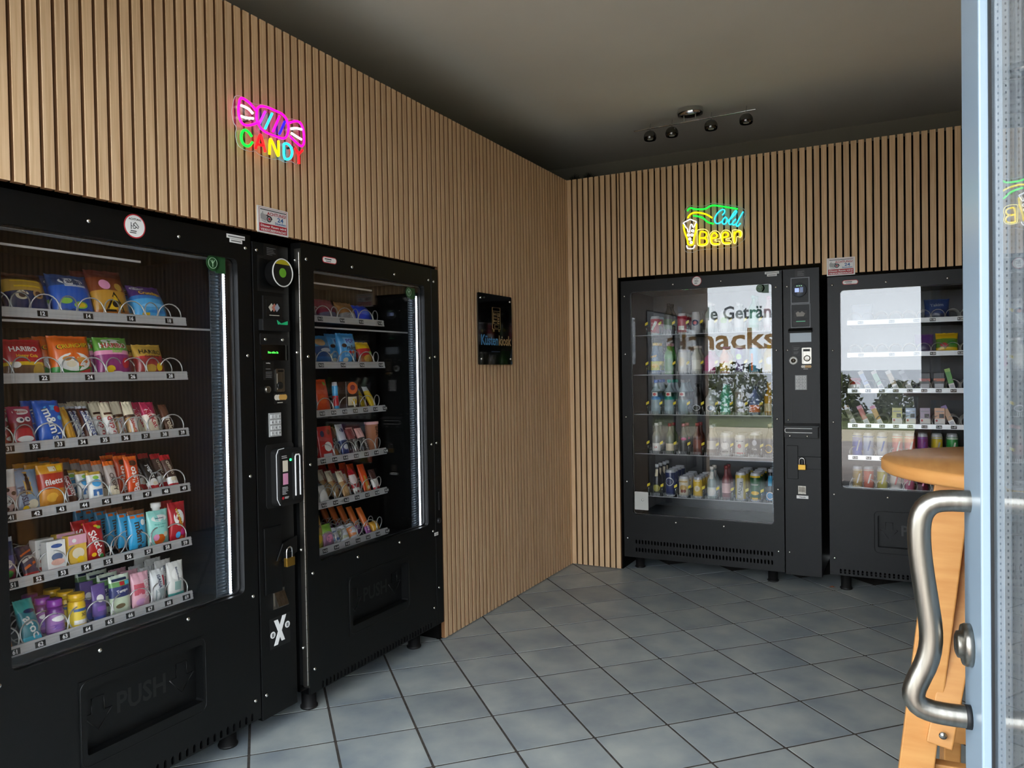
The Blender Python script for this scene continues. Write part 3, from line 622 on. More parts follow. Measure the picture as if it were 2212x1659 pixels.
# stickers on the machine doors
def achtung_round(root, x, z, r):
    m = MB(); m.lathe([(r, 0), (r, -.0006)], 40, 0, (x, 0, z), 'y'); m.lathe([(r*.9, 0), (r*.9, -.0004)], 40, 1, (x, -.0006, z), 'y')
    y = -.0014; put_text(m, 'ACHTUNG', x, z+r*.56, r*.2, y, 2, maxw=r*1.15)
    t = lambda P: m.tube([(x+a*r, y, z+b*r) for a, b in P], r*.03, 4, 2)
    t([(-.36, .28), (-.36, -.28)]); t([(-.36, .0), (-.14, -.05), (-.1, .12)]); t([(-.16, .14), (.02, .32), (.34, -.02), (.28, -.16), (.1, -.06), (-.16, .14)]); t([(-.2, -.16), (.0, -.2), (.08, -.08)])
    rn = random.Random(4); lines(m, x-r*.42, z-r*.45, r*.85, 1, 0, 2, y+.0004, rn, r*.07); lines(m, x-r*.5, z-r*.6, r*1.0, 1, 0, 2, y+.0004, rn, r*.07)
    m.build('warning_sticker', [mat('sticker_red', 'b8303a', .5), WHITE, PBLK], root)
achtung_round(M1, -.004, 1.648, .034); achtung_round(M3, .001, 1.724, .028)
def oval_sticker(root, x0, x1, z0, z1):
    m = MB(); rounded(m, x0, x1, z0, z1, (z1-z0)/2-.0005, -.0006, 0); rounded(m, x0+.003, x1-.003, z0+.003, z1-.003, (z1-z0)/2-.0036, -.001, -.0006, 1)
    rn = random.Random(9); lines(m, x0+.012, (z0+z1)/2+.001, (x1-x0)*.62, 1, 0, 2, -.001, rn, .0035); lines(m, x0+.018, (z0+z1)/2-.006, (x1-x0)*.5, 1, 0, 2, -.001, rn, .0022)
    m.build('warning_sticker', [mat('sticker_red', 'b8303a', .5), WHITE, PBLK], root)
oval_sticker(M2, -.302, -.224, 1.628, 1.652); oval_sticker(M4, -.35, -.272, 1.65, 1.674)
def owner_label(root, x, z):
    m = MB(); m.box(x-.038, x+.038, -.0006, 0, z, z+.013); m.box(x-.026, x+.026, -.0006, 0, z-.013, z-.001); rn = random.Random(2)
    lines(m, x-.032, z+.004, .07, 1, 0, 1, -.0006, rn, .004); lines(m, x-.02, z-.009, .042, 1, 0, 1, -.0006, rn, .004); m.build('owner_label', [WHITE, mat('grey_print', '777777', .5)], root)
owner_label(M1, .362, 1.664); owner_label(M3, .42, 1.735)
ECO = mat('eco_green', '1f4a28', .4)
def eco(root, x, z, s=1, g=ECO):
    m = MB(); m.lathe([(.026*s, 0), (.026*s, -.0004)], 28, 0, (x, .0117, z), 'y'); m.box(x+.01*s, x+.05*s, .0113, .0118, z-.03*s, z+.022*s)
    c = (x, z); m.tube([(x+.017*s*math.cos(q*.45), .0112, z+.017*s*math.sin(q*.45)) for q in range(14)], .0011, 4, 1, closed=True)
    m.tube([(x, .0112, z-.012*s), (x, .0112, z+.002*s)], .0012, 4, 1)
    for q in (-1, 0, 1): m.tube([(x, .0112, z-.002*s), (x+q*.008*s, .0112, z+.009*s)], .0011, 4, 1)
    m.build('eco_sticker', [g, mat('eco_white', '8fb08f', .5)], root)
eco(M1, .277, 1.578); eco(M2, .255, 1.565, .9); eco(M3, .355, 1.66, .9)
m = MB(); rounded(m, -.395, -.31, .365, .475, .004, .0085, .0117); m.build('hinge_cover', mat('grey_white_plastic', 'b9bab4', .4), M3)
bolts(M3, [(-.345, .425)], .0085)
# ================================================================ PRODUCTS
PAL = dict(red='b3202a', dred='7d1520', blue='2457b0', lblue='4aa3d8', navy='16264f', yellow='e0b81c', gold='b8923c', orange='d8641a', green='2f8a3c', lgreen='8fbf4a', white='e2e0da', cream='d9cdb0',
           black='101012', brown='4a2a18', dbrown='2b1710', purple='5b2d7a', violet='7a4fa0', pink='dd8fb0', mag='b8256e', teal='3f9f96', lteal='8fcfc4', grey='8d9096', silver='b9bcc2', kraft='b48d5a', cyan='3fb8d0', blgrey='7f93a8')
def P_(c): return C(PAL.get(c, c))
def surf_bag(w, h, d):
    def f(x, z):
        u = max(-1, min(1, 2*x/w)); v = max(0, min(1, (z/h-.06)/.88))
        return -d*.5*(math.sin(math.pi*v)**.55)*max(0, 1-u*u)**.55-.0012
    return f
def finish(mb, mats, name, decals, w, h, sf):
    o = mb.build(name, [P_(c) for c in mats])
    if decals:
        m = MB(); cols = []
        def ci(c):
            if c not in cols: cols.append(c)
            return cols.index(c)
        for k, q in enumerate(decals):
            off = -.0007-.00025*k
            if q[0] == 'e':
                _, cx, cz, rx, rz, c = q; n = 20; vs = [(cx*w, cz*h)]
                for ring in (.5, 1): vs += [(cx*w+rx*w*ring*math.cos(2*math.pi*i/n), cz*h+rz*h*ring*math.sin(2*math.pi*i/n)) for i in range(n)]
                fs = [(0, 1+i, 1+(i+1) % n) for i in range(n)]+[(1+i, 1+n+i, 1+n+(i+1) % n, 1+(i+1) % n) for i in range(n)]
                m.add([(x, sf(x, z)+off, z) for x, z in vs], fs, ci(c))
            elif q[0] == 'p':
                _, pts, c = q; pts = [(a*w, b*h) for a, b in pts]; sub = []
                for i in range(len(pts)):
                    a, b = pts[i], pts[(i+1) % len(pts)]
                    for t in range(4): sub.append((a[0]+(b[0]-a[0])*t/4, a[1]+(b[1]-a[1])*t/4))
                cx = sum(p[0] for p in pts)/len(pts); cz = sum(p[1] for p in pts)/len(pts); n = len(sub)
                vs = [(cx, cz)]+[(cx+(x-cx)*.5, cz+(z-cz)*.5) for x, z in sub]+sub
                fs = [(0, 1+i, 1+(i+1) % n) for i in range(n)]+[(1+i, 1+n+i, 1+n+(i+1) % n, 1+(i+1) % n) for i in range(n)]
                m.add([(x, sf(x, z)+off, z) for x, z in vs], fs, ci(c))
            else:
                _, t, cx, cz, hh, c, rot, mw = q
                put_text(m, t, cx*w, cz*h, hh*h, off-.0004, ci(c), rot=rot, surf=sf, maxw=mw*(w if abs(rot) < 45 else h))
        m.build('print', [P_(c) for c in cols], o)
    return o
def bag(name, w, h, d, bands, decals=(), seed=0):
    rn = random.Random(seed+int(w*1e4)+int(h*1e3)); nu = 10; cols = []
    vs_ = sorted(set([0, .03, .06, .1, .18, .28, .4, .5, .6, .72, .82, .9, .94, .97, 1]+[round(b[0], 3) for b in bands])); V = []; F = []; MI = []
    sf = surf_bag(w, h, d); ph = [rn.uniform(0, 6.28) for _ in range(4)]
    def pt(i, v, s):
        u = 2*i/nu-1; x = u*w/2*(1-.07*math.sin(math.pi*v)); z = v*h; wr = .0022*math.sin(9*u+ph[0])*(1-math.sin(math.pi*v))+.0012*math.sin(7*v+3*u+ph[1])*(1-abs(u))
        if v in (0, 1) and i % 2: z += .0012 if v == 0 else -.0012
        t = -sf(x, z)
        return (x, -s*t+wr, z)
    n = nu+1
    for s in (1, -1):
        for v in vs_: V += [pt(i, v, s) for i in range(n)]
    o2 = n*len(vs_)
    for j in range(len(vs_)-1):
        vm = (vs_[j]+vs_[j+1])/2; c = next(b[1] for b in bands if vm <= b[0]+1e-6)
        if c not in cols: cols.append(c)
        for i in range(nu):
            F.append((j*n+i, j*n+i+1, (j+1)*n+i+1, (j+1)*n+i)); F.append((o2+j*n+i+1, o2+j*n+i, o2+(j+1)*n+i, o2+(j+1)*n+i+1)); MI += [cols.index(c)]*2
        F.append((o2+j*n, j*n, (j+1)*n, o2+(j+1)*n)); F.append((j*n+nu, o2+j*n+nu, o2+(j+1)*n+nu, (j+1)*n+nu)); MI += [cols.index(c)]*2
    m = MB(); m.v = V; m.f = F; m.m = MI; m.sm = [True]*len(F)
    return finish(m, cols, name, decals, w, h, sf)
def carton(name, w, h, d, col, decals=(), top=None):
    m = MB(); m.box(-w/2, w/2, -d/2, d/2, 0, h, 0)
    if top: m.box(-w/2-.0004, w/2+.0004, -d/2-.0004, d/2+.0004, h*(1-top[0]), h+.0004, 1)
    o = finish(m, [col]+([top[1]] if top else []), name, decals, w, h, lambda x, z: -d/2-.0004); b = o.modifiers.new('bevel', 'BEVEL'); b.width = .0012; b.segments = 1; return o
def turned(name, prof, cols, decals=(), w=None, h=None, n=20):
    """bottle or can; prof [(r, z, colour index)]"""
    m = MB(); m.lathe(prof, n)
    def sf(x, z):
        r = prof[0][0]
        for a, b in zip(prof, prof[1:]):
            if a[1] <= z <= b[1]: t = (z-a[1])/max(1e-6, b[1]-a[1]); r = a[0]+(b[0]-a[0])*t; break
        return -math.sqrt(max(0, r*r-x*x))-.0004
    return finish(m, cols, name, decals, w or 2*max(p[0] for p in prof), h or prof[-1][1], sf)
def can(r, h, body, decals=(), top='silver', band=None):
    pr = [(r*.8, 0, 1), (r*.84, .004, 1), (r, .010, 0)]
    if band: pr += [(r, h*band[0], 2), (r, h*band[1], 0)]
    pr += [(r, h-.016, 1), (r*.86, h-.005, 1), (r*.88, h-.002, 1), (r*.86, h, 1), (r*.8, h-.001, 1), (r*.78, h-.005, 1), (0.0001, h-.005, 1)]
    return turned('can', pr, [body, top]+([band[2]] if band else []), decals, 2*r, h)
def bottle(r, h, body, cap, label=None, neck=.30, lz=(.18, .5), decals=(), caph=.09, shoulder=.62, name='bottle'):
    rn = r*neck; pr = [(r*.9, 0, 0), (r, .006, 0)]
    if label: pr += [(r, h*lz[0], 1), (r, h*lz[1], 0)]
    pr += [(r, h*shoulder, 0), (r*.86, h*(shoulder+.06), 0), (rn*1.25, h*(shoulder+.17), 0), (rn, h*(1-caph-.02), 0), (rn, h*(1-caph), 2), (rn*1.18, h*(1-caph), 2), (rn*1.18, h*.995, 2), (rn, h, 2), (.0001, h, 2)]
    return turned(name, pr, [body, label or body, cap], decals, 2*r, h)
def tube_pack(w, h, d, body, cap):   # squeeze tube standing on its cap
    m = MB(); n = 16; prof = [(0, .42), (.14, .44), (.16, .5)]; V = []; rows = []
    for v, a in ((0, .4), (.16, .42), (.17, .5), (.5, .5), (.85, .5), (1, .5)):
        dd = d*(.5 if v < .2 else .5*(1-(v-.17)/.83)+.02); rows.append([(w*a*math.cos(2*math.pi*k/n), dd*math.sin(2*math.pi*k/n), v*h) for k in range(n)])
    for r in rows: V += r
    F = []
    for j in range(len(rows)-1): F += [(j*n+k, j*n+(k+1) % n, (j+1)*n+(k+1) % n, (j+1)*n+k) for k in range(n)]
    m.add(V, F, 0, True); m.m = [1 if i < 2*n else 0 for i in range(len(F))]
    return finish(m, [body, cap], 'cream_tube', (('e', 0, .62, .26, .1, 'white'), ('p', [(-.3, .3), (.3, .3), (.3, .42), (-.3, .42)], 'violet')), w, h, lambda x, z: -d*.5*(1-max(0, z/h-.17)/.83)*math.sqrt(max(0, 1-(2*x/w)**2))-.001)
def pouch(w, h, d):
    m = MB(); n = 18; out = []
    sf = surf_bag(w*1.06, h*.84, d)
    o = bag('squeeze_pouch', w, h*.84, d, [(1, 'lteal')], (('e', 0, .78, .36, .09, 'white'), ('t', 'Babydream', 0, .78, .055, 'navy', 0, .6), ('t', 'Mango & Banane', 0, .62, .05, 'teal', 0, .7), ('t', 'in Apfel', 0, .55, .05, 'teal', 0, .5), ('e', -.05, .22, .25, .14, 'orange'), ('e', -.22, .28, .13, .09, 'pink'), ('e', .2, .34, .1, .07, 'cream')))
    s = MB(); s.lathe([(.012, 0), (.012, .008), (.015, .009), (.016, .022), (.013, .024), (0, .024)], 14, 0, (0, 0, h*.835)); s.build('spout_cap', P_('white'), o); return o
MW = {}
def place(o, root, x, y, z, lean=0, roll=0, yaw=0):
    mw = Matrix.Translation(root.location) @ Matrix.Rotation(root.rotation_euler.z, 4, 'Z')
    o.location = mw @ Vector((x, y, z)); o.rotation_euler = (-math.radians(lean), math.radians(roll), root.rotation_euler.z+math.radians(yaw)); return o
def copy_tree(o):
    c = o.copy(); COL.objects.link(c)
    for ch in o.children:
        k = ch.copy(); COL.objects.link(k); k.parent = c
    return c
ORD = ['top', 'second', 'third', 'fourth', 'fifth', 'bottom']
ROW = ['second', 'third', 'fourth', 'fifth', 'sixth', 'seventh']
def stock(o, root, zr, x, lean, label, cat, group, queue=0, step=.055, y=.135, roll=0, qlabel=None):
    if root is not M3: mn = min(v.co.y for v in o.data.vertices); y = .128-mn; step = max(step, -2*mn+.008)
    place(o, root, x, y, zr-.008, lean, roll); tag(o, label, cat, group)
    for q in range(queue):
        k = copy_tree(o); place(k, root, x+random.uniform(-.003, .003), y+step*(q+1), zr-.008, lean+random.uniform(-2, 2), roll)
        tag(k, qlabel % ROW[q], cat, group)
T = lambda t, cx, cz, h, c, rot=0, mw=.86: ('t', t, cx, cz, h, c, rot, mw)
E_ = lambda cx, cz, rx, rz, c: ('e', cx, cz, rx, rz, c)
def Q(x0, x1, z0, z1, c): return ('p', [(x0, z0), (x1, z0), (x1, z1), (x0, z1)], c)
def Pl(pts, c): return ('p', pts, c)
VT = 84   # steep lettering running up a bar
# ---- candy-sign machine --------------------------------------------------------------------------------------------
def m1(s, wy, tagn, o, desc, cat, lean=18, queue=0, roll=0, y=.135, step=.052):
    where = 'by tag %s, candy-sign machine' % tagn
    stock(o, M1, Z1[s-1], wy+2.998, lean, '%s %s' % (desc, where), cat, 'snacks in the machine under the candy sign', queue, step, y, roll, '%s, %%s in row %s' % (desc, where))
m1(1, -3.322, '10', bag('crisp_bag', .09, .12, .05, [(.6, 'purple'), (1, 'violet')]), 'purple crisp bag', 'crisp bag', 22)
m1(1, -3.208, '12', bag('crisp_bag', .115, .13, .055, [(.12, 'silver'), (.52, 'navy'), (.62, 'gold'), (.8, 'gold'), (1, 'brown')], (E_(-.17, .42, .14, .1, 'cream'), E_(.2, .45, .13, .1, 'kraft'), E_(-.17, .42, .08, .06, 'brown'), E_(.2, .45, .08, .06, 'brown'), Q(-.3, .3, .6, .64, 'yellow'), Q(-.34, .34, .74, .77, 'yellow'))), 'blue crisp bag with gold top', 'crisp bag', 22, 1)
m1(1, -3.078, '14', bag('crisp_bag', .12, .14, .055, [(.16, 'navy'), (.7, 'blue'), (1, '24406e')], (E_(0, .8, .3, .09, 'white'), T('Takim', 0, .8, .13, 'navy', 0, .5), Q(-.2, .32, .66, .71, 'silver'), E_(-.25, .34, .13, .06, 'lgreen'), E_(.08, .26, .17, .07, 'lgreen'), E_(.08, .26, .12, .045, 'yellow'), E_(-.1, .14, .07, .05, '2b3f78'), E_(.1, .12, .07, .05, '33508c'), E_(.28, .14, .07, .05, '2b3f78'), E_(-.28, .14, .07, .05, '33508c'))), 'blue crisp bag with lime slices', 'crisp bag', 22, 1)
m1(1, -2.962, '16', bag('crisp_bag', .115, .165, .055, [(.2, 'a8621c'), (.55, 'b8862a'), (.82, '7a3a1c'), (1, '5a2420')], (Pl([(-.25, .16), (.3, .16), (.02, .52)], 'black'), Pl([(-.17, .195), (.22, .195), (.02, .45)], 'yellow'), E_(.03, .29, .1, .06, 'black'), E_(-.16, .66, .14, .1, 'pink'), E_(.2, .62, .12, .08, 'gold'))), 'brown crisp bag with black warning triangle', 'crisp bag', 20, 1)
m1(1, -2.828, '18', bag('crisp_bag', .115, .13, .055, [(.14, 'purple'), (.58, 'lblue'), (.68, '2f74b8'), (1, '4c2c6e')], (T('Crunchips', .02, .72, .13, 'yellow', -6, .84), E_(-.25, .9, .2, .06, 'white'), T('Takim', -.25, .9, .07, 'navy', 0, .3), E_(.0, .4, .34, .05, '7cc4ee'), E_(.1, .25, .3, .04, '2f86cc'), Q(-.35, -.15, .16, .22, 'yellow'))), 'light blue and purple crisp bag', 'crisp bag', 24, 1)
m1(2, -3.33, '20', bag('sweet_bag', .085, .115, .045, [(.4, 'mag'), (1, 'green')]), 'green and purple sweet bag', 'sweets', 14)
m1(2, -3.226, '22', bag('sweet_bag', .112, .115, .045, [(.1, 'red'), (.34, '6a4a34'), (.42, 'yellow'), (1, 'red')], (T('HARIBO', -.02, .73, .13, 'white', 0, .76), T('Happy Cola', .02, .55, .1, 'yellow', 0, .7), E_(-.25, .35, .1, .07, 'white'), E_(.28, .22, .15, .16, 'gold'))), 'red gummy bag with white lettering', 'sweets', 14, 2)
m1(2, -3.093, '24', bag('crisp_bag', .118, .128, .05, [(.28, 'green'), (1, 'orange')], (E_(0, .38, .4, .2, 'white'), E_(-.1, .33, .12, .07, 'cream'), E_(.15, .42, .14, .06, 'c98a3c'), E_(-.2, .45, .1, .05, 'c98a3c'), T('CRUNCHIPS', .04, .74, .13, 'black', 5, .86), T('CRUNCHIPS', .03, .745, .12, 'yellow', 5, .8), Pl([(-.1, .06), (.4, .1), (.4, .24), (.1, .16)], 'red'))), 'orange crisp bag with green base', 'crisp bag', 12, 2)
m1(2, -2.965, '26', bag('sweet_bag', .108, .128, .045, [(.12, 'lgreen'), (.56, '8a2d6a'), (.66, 'pink'), (1, '5f9a3c')], (E_(0, .9, .3, .06, 'white'), T('HARIBO', 0, .78, .14, 'white', 0, .9), T('HARIBO', 0, .78, .12, 'red', 0, .82), T('Sauer', .05, .64, .09, 'lgreen', 0, .5), E_(-.2, .2, .13, .1, 'yellow'), E_(.25, .35, .12, .12, 'red'), E_(0, .12, .2, .05, 'white'))), 'green topped gummy bag with purple middle', 'sweets', 14, 2)
m1(2, -2.842, '28', bag('sweet_bag', .098, .11, .045, [(.12, 'red'), (.55, '8a2a2a'), (.62, 'red'), (1, 'gold')], (T('HARIBO', 0, .74, .14, 'black', -4, .84), T('Goldbären', 0, .6, .08, 'brown', 0, .6), E_(-.1, .25, .2, .12, 'gold'), E_(.22, .3, .12, .12, 'yellow'))), 'gold gummy bag with dark red middle', 'sweets', 16, 2)
m1(3, -3.308, '31', bag('sweet_bag', .055, .10, .03, [(.3, 'orange'), (.55, 'yellow'), (1, 'dred')]), 'yellow and red sweet pack', 'sweets', 20, 1)
m1(3, -3.236, '32', bag('sweet_bag', .06, .115, .03, [(.45, 'red'), (.6, 'dred'), (1, '9a2a4a')], (E_(0, .86, .35, .08, 'white'), T('Maoam', 0, .86, .07, 'red', 0, .6), E_(-.12, .65, .16, .07, 'white'), E_(.2, .66, .14, .06, 'white'), E_(-.08, .65, .07, .035, 'navy'), E_(.22, .66, .06, .03, 'navy'), E_(0, .2, .36, .07, 'white'), Q(-.35, .35, .06, .1, 'yellow'))), 'pink and red chew sweets pack', 'sweets', 16, 1)
m1(3, -3.160, '33', bag('sweet_bag', .072, .128, .035, [(1, 'blue')], (E_(.1, .82, .3, .06, 'lblue'), T("m&m's", 0, .45, .40, 'black', -78, .74), T("m&m's", -.01, .452, .36, 'white', -78, .7), E_(.3, .78, .13, .08, 'red'), E_(.3, .58, .1, .05, 'lblue'))), 'bright blue chocolate peanut bag', 'sweets', 16, 1)
def barp(desc, c, decals=(), w=.034, h=.118, d=.02, name='chocolate_bar'): return bag(name, w, h, d, c, decals)
m1(3, -3.105, '34', barp('', [(.55, 'c9922a'), (1, 'gold')], (Q(-.2, .2, .1, .9, 'a8741c'),), .024), 'thin yellow chocolate bar', 'chocolate bar', 30, 1)
m1(3, -3.046, '35', barp('', [(.08, 'dbrown'), (.92, '4a2418'), (1, 'silver')], (Q(-.38, .38, .1, .86, 'navy'), Q(-.3, .3, .13, .83, 'white'), T('SNICKERS', 0, .48, .30, '1f3a78', -VT, .66)), .036), 'brown chocolate bar with white blue panel', 'chocolate bar', 30, 4)
m1(3, -2.983, '36', barp('', [(.1, 'dbrown'), (.6, 'white'), (1, 'cream')], (T('duplo', 0, .36, .34, 'red', -VT, .5), Q(-.4, .4, .66, .72, 'brown'))), 'white chocolate bar with red lettering', 'chocolate bar', 24, 4)
m1(3, -2.913, '37', barp('', [(.55, 'kraft'), (.62, 'brown'), (1, 'cream')], (Q(-.34, .34, .1, .52, 'white'), T('hanuta', 0, .32, .26, 'red', -VT, .38))), 'beige wafer bar with small label', 'chocolate bar', 22, 5)
m1(3, -2.848, '38', barp('', [(.4, 'cream'), (.62, 'e6d8c8'), (1, 'a8204a')], (T('KitKat', .02, .5, .36, 'white', -70, .6), T('KitKat', 0, .5, .32, 'red', -70, .56)), .048, .112, .022), 'cream and crimson wafer bar', 'chocolate bar', 20, 5)
m1(3, -2.786, '39', barp('', [(.08, 'red'), (.5, '4a2a1c'), (.56, 'white'), (1, '5a3424')], (T('rolo', 0, .3, .26, 'cream', -VT, .36),), .03, .105), 'slim dark brown chocolate roll', 'chocolate bar', 26, 4)
m1(4, -3.292, '41', bag('chocolate_bag', .07, .125, .03, [(.06, 'white'), (.62, 'caa8a0'), (1, 'white')], [E_(x, z, .1, .045, 'dbrown') for x, z in ((-.28, .52), (.05, .56), (.3, .48), (-.1, .4), (.22, .3), (-.3, .26), (.0, .16), (.32, .14))]+[E_(-.02, .32, .22, .1, 'white'), T('MILK', -.02, .32, .07, 'brown', 0, .4)]), 'white and pink bag with brown spots', 'sweets', 10, 1)
m1(4, -3.228, '42', bag('bread_snack_bag', .064, .12, .03, [(1, 'blgrey')], (Q(-.16, .12, .42, .95, 'c9a050'), Q(-.1, .06, .5, .9, 'dbrown'), E_(.1, .2, .22, .1, 'cream'), T('MÜSLI', -.22, .4, .15, 'navy', -80, .5), E_(-.2, .12, .12, .06, 'yellow'))), 'grey blue cereal bar bag', 'snack bag', 16, 1)
m1(4, -3.166, '43', bag('snack_bag', .075, .125, .035, [(.46, 'c9862c'), (.8, 'a8301c'), (1, 'c98a1c')], (T('filetts', 0, .62, .13, 'white', 6, .8), Q(.18, .4, .84, .96, 'yellow'), E_(-.1, .28, .2, .1, 'e0a83c'), E_(.18, .2, .16, .1, 'b8701c'), Q(-.12, .14, .84, .95, 'cream'))), 'red and amber cracker bag', 'snack bag', 6, 2)
m1(4, -3.110, '44', barp('', [(.12, 'gold'), (.92, '3a1c12'), (1, 'brown')], (Q(-.34, .34, .26, .8, 'white'), Q(-.28, .28, .28, .78, '8a1c1c'), T('SNICKERS', 0, .53, .26, 'white', -VT, .48)), .033, .115), 'dark brown nut bar with red panel', 'chocolate bar', 30, 3)
m1(4, -3.040, '45', barp('', [(.08, 'red'), (.3, 'white'), (.9, 'white'), (1, 'gold')], (E_(0, .62, .3, .12, 'lblue'), Q(-.3, .3, .22, .42, '3a6ea8'), E_(0, .8, .2, .06, 'lgreen')), .046, .09, .022), 'short white and blue chocolate bar', 'chocolate bar', 12, 2)
m1(4, -2.980, '46', barp('', [(.35, 'cream'), (.88, 'a89a92'), (1, 'orange')], (T('CRISPY', -.08, .44, .28, 'dbrown', -VT, .46), Q(.26, .42, .06, .82, 'dred')), .036), 'grey crispy bar with red edge', 'chocolate bar', 20, 6)
m1(4, -2.918, '47', barp('', [(.92, 'c8481c'), (1, 'orange')], (T('Balisto', 0, .42, .36, 'white', -262, .62), E_(.05, .82, .3, .07, 'brown')), .042, .122), 'bright orange muesli bar', 'chocolate bar', 12, 2)
m1(4, -2.848, '48', barp('', [(.2, 'red'), (.3, 'white'), (1, 'black')], (T('yogurt', 0, .6, .26, 'white', -VT, .4), E_(.05, .28, .36, .1, 'white'), E_(.1, .24, .2, .05, 'cream')), .04), 'black and white bar with red base', 'chocolate bar', 30, 3)
m1(4, -2.778, '49', barp('', [(.16, 'red'), (.34, 'white'), (.84, '4a342c'), (1, 'red')], (T('CHOCO', 0, .6, .26, 'cream', -VT, .4), E_(.05, .28, .3, .06, 'cream')), .036, .12), 'dark choco bar with red ends', 'chocolate bar', 26, 5)
m1(5, -3.298, '51', bag('snack_bag', .06, .12, .03, [(.3, '7a2a4a'), (.6, '4a4a8a'), (.9, 'navy'), (1, 'silver')], (E_(0, .42, .3, .1, 'white'), E_(.1, .2, .25, .08, 'green'))), 'dark purple bag with silver top', 'snack bag', 8)
m1(5, -3.228, '52', barp('', [(.16, 'red'), (1, '34304a')], (Pl([(-.4, .25), (.4, .4), (.4, .48), (-.4, .33)], 'orange'), Pl([(-.4, .45), (.4, .6), (.4, .68), (-.4, .53)], 'white'), Pl([(-.4, .65), (.4, .8), (.4, .86), (-.4, .71)], 'orange')), .04, .095), 'striped bar with red base', 'chocolate bar', 32)
m1(5, -3.168, '53', carton('milk_bar_carton', .052, .088, .03, 'white', (Q(-.5, .5, 0, .16, 'red'), E_(0, .5, .3, .12, '5a6a8a'), E_(.02, .34, .36, .1, 'd8a898'), E_(0, .84, .3, .06, '3a5a9a'))), 'white carton with red base', 'carton', 4, 1)
m1(5, -3.108, '54', carton('biscuit_carton', .052, .092, .028, 'd8b04a', (Q(-.5, .5, .72, 1, 'd8a0b0'), E_(0, .45, .34, .16, 'cream'), E_(.1, .25, .2, .1, 'yellow'), E_(-.2, .84, .12, .06, 'white'))), 'yellow carton with pink top', 'carton', 4, 1)
m1(5, -3.045, '55', bag('sweet_bag', .056, .118, .028, [(1, 'a81c20')], (T('Skittles', 0, .46, .34, 'white', -72, .66), E_(.25, .84, .14, .04, 'lgreen'), E_(.1, .88, .12, .03, 'yellow'), E_(-.2, .2, .12, .05, 'yellow'), E_(.22, .14, .12, .05, 'green'))), 'red sweet bag with rainbow drops', 'sweets', 10, 1)
m1(5, -2.912, '57', bag('sweet_bag', .058, .128, .03, [(.1, 'brown'), (.9, '2f9ac8'), (1, '7a4a2c')], (T("m&m's", 0, .42, .34, 'brown', -VT, .62), Q(-.4, .4, .82, .88, 'orange'), E_(.22, .7, .14, .07, 'white'))), 'sky blue bag with brown lettering', 'sweets', 4, 5)
m1(5, -2.838, '58', pouch(.074, .138, .035), 'teal baby fruit pouch with white cap', 'fruit pouch', 4)
m1(5, -2.768, '59', bag('sweet_bag', .062, .13, .028, [(1, 'a81c28')], (E_(0, .62, .3, .2, 'white'), T('WARHEADS', 0, .62, .16, 'black', -76, .5), T('WARHEADS', -.01, .622, .145, 'yellow', -76, .47), E_(-.1, .2, .14, .08, 'lblue'), E_(.18, .26, .16, .09, 'mag'), E_(.1, .12, .1, .05, 'orange'))), 'red sour sweets bag with cloud', 'sweets', 4, 1)
m1(6, -3.300, '61', carton('wooden_stick_pack', .02, .10, .02, 'c98a4a'), 'orange brown stick pack', 'stick pack', 22)
m1(6, -3.232, '62', bag('toothbrush_pack', .05, .12, .025, [(.14, 'cyan'), (.7, '2f7f8a'), (1, 'teal')], (T('aroc', 0, .34, .24, 'white', -70, .5), E_(.1, .7, .3, .05, 'navy'))), 'teal toothbrush pack', 'toothbrush pack', 24)
m1(6, -3.165, '63', bottle(.023, .098, '6a2a7a', '8a3a9a', '9a6aa8', .72, (.12, .6), (E_(0, .48, .4, .08, 'white'), E_(0, .26, .5, .08, 'violet')), .30, .64, 'shampoo_bottle'), 'purple mini shampoo bottle', 'bottle', 2, 2)
m1(6, -3.103, '64', bottle(.023, .098, 'd8b01c', 'd8a81c', 'e0c43c', .8, (.1, .6), (Q(-.4, .4, .5, .58, '3a5a8a'), T('30', .1, .4, .1, 'brown', 0, .4), Q(-.4, .4, .14, .26, 'white')), .22, .7, 'lotion_bottle'), 'yellow mini sun lotion bottle', 'bottle', 2, 2)
m1(6, -3.040, '65', tube_pack(.042, .108, .03, '5f4a86', '2c3f8a'), 'violet cream tube with blue cap', 'tube', 4, 1)
m1(6, -2.973, '66', bag('tissue_pack', .066, .118, .03, [(.2, 'cfdcc0'), (.46, 'c4d2b4'), (.72, '2c3468'), (.84, '6a9a5a'), (1, 'cfdcc8')], (T('Tempo', 0, .6, .1, 'white', 6, .6), Q(-.1, .15, .74, .83, 'red'), Q(.18, .4, .74, .83, 'cyan'), E_(-.1, .24, .22, .06, '6a5a3a'), Q(-.4, .3, .86, .92, 'navy'))), 'green white tissue pack with navy band', 'tissues', 4, 3)
m1(6, -2.907, '67', bag('wipes_pack', .058, .11, .028, [(1, 'd8a4b0')], (Q(-.42, .1, .4, .7, 'b84a5a'), T('ISANA', .24, .52, .16, 'white', -86, .5), E_(-.1, .2, .26, .1, 'c490b8'))), 'pink wipes pack', 'wipes', 4, 2)
m1(6, -2.846, '68', bag('wipes_pack', .05, .105, .028, [(1, 'cfd2d0')], (Q(-.3, .3, .1, .42, '8d9a9a'), T('ISANA', -.02, .64, .16, 'navy', -86, .4), Q(.2, .34, .5, .8, 'red'))), 'white wipes pack with grey panel', 'wipes', 4, 2)
m1(6, -2.782, '69', bag('wipes_pack', .058, .115, .028, [(.14, 'teal'), (1, 'd4d3cc')], (E_(0, .66, .34, .16, 'e8e6e0'), T('Babydream', 0, .66, .08, 'navy', -84, .4), Q(-.2, .2, .22, .46, '8aa8a0'))), 'white baby wipes pack with teal foot', 'wipes', 4, 3)
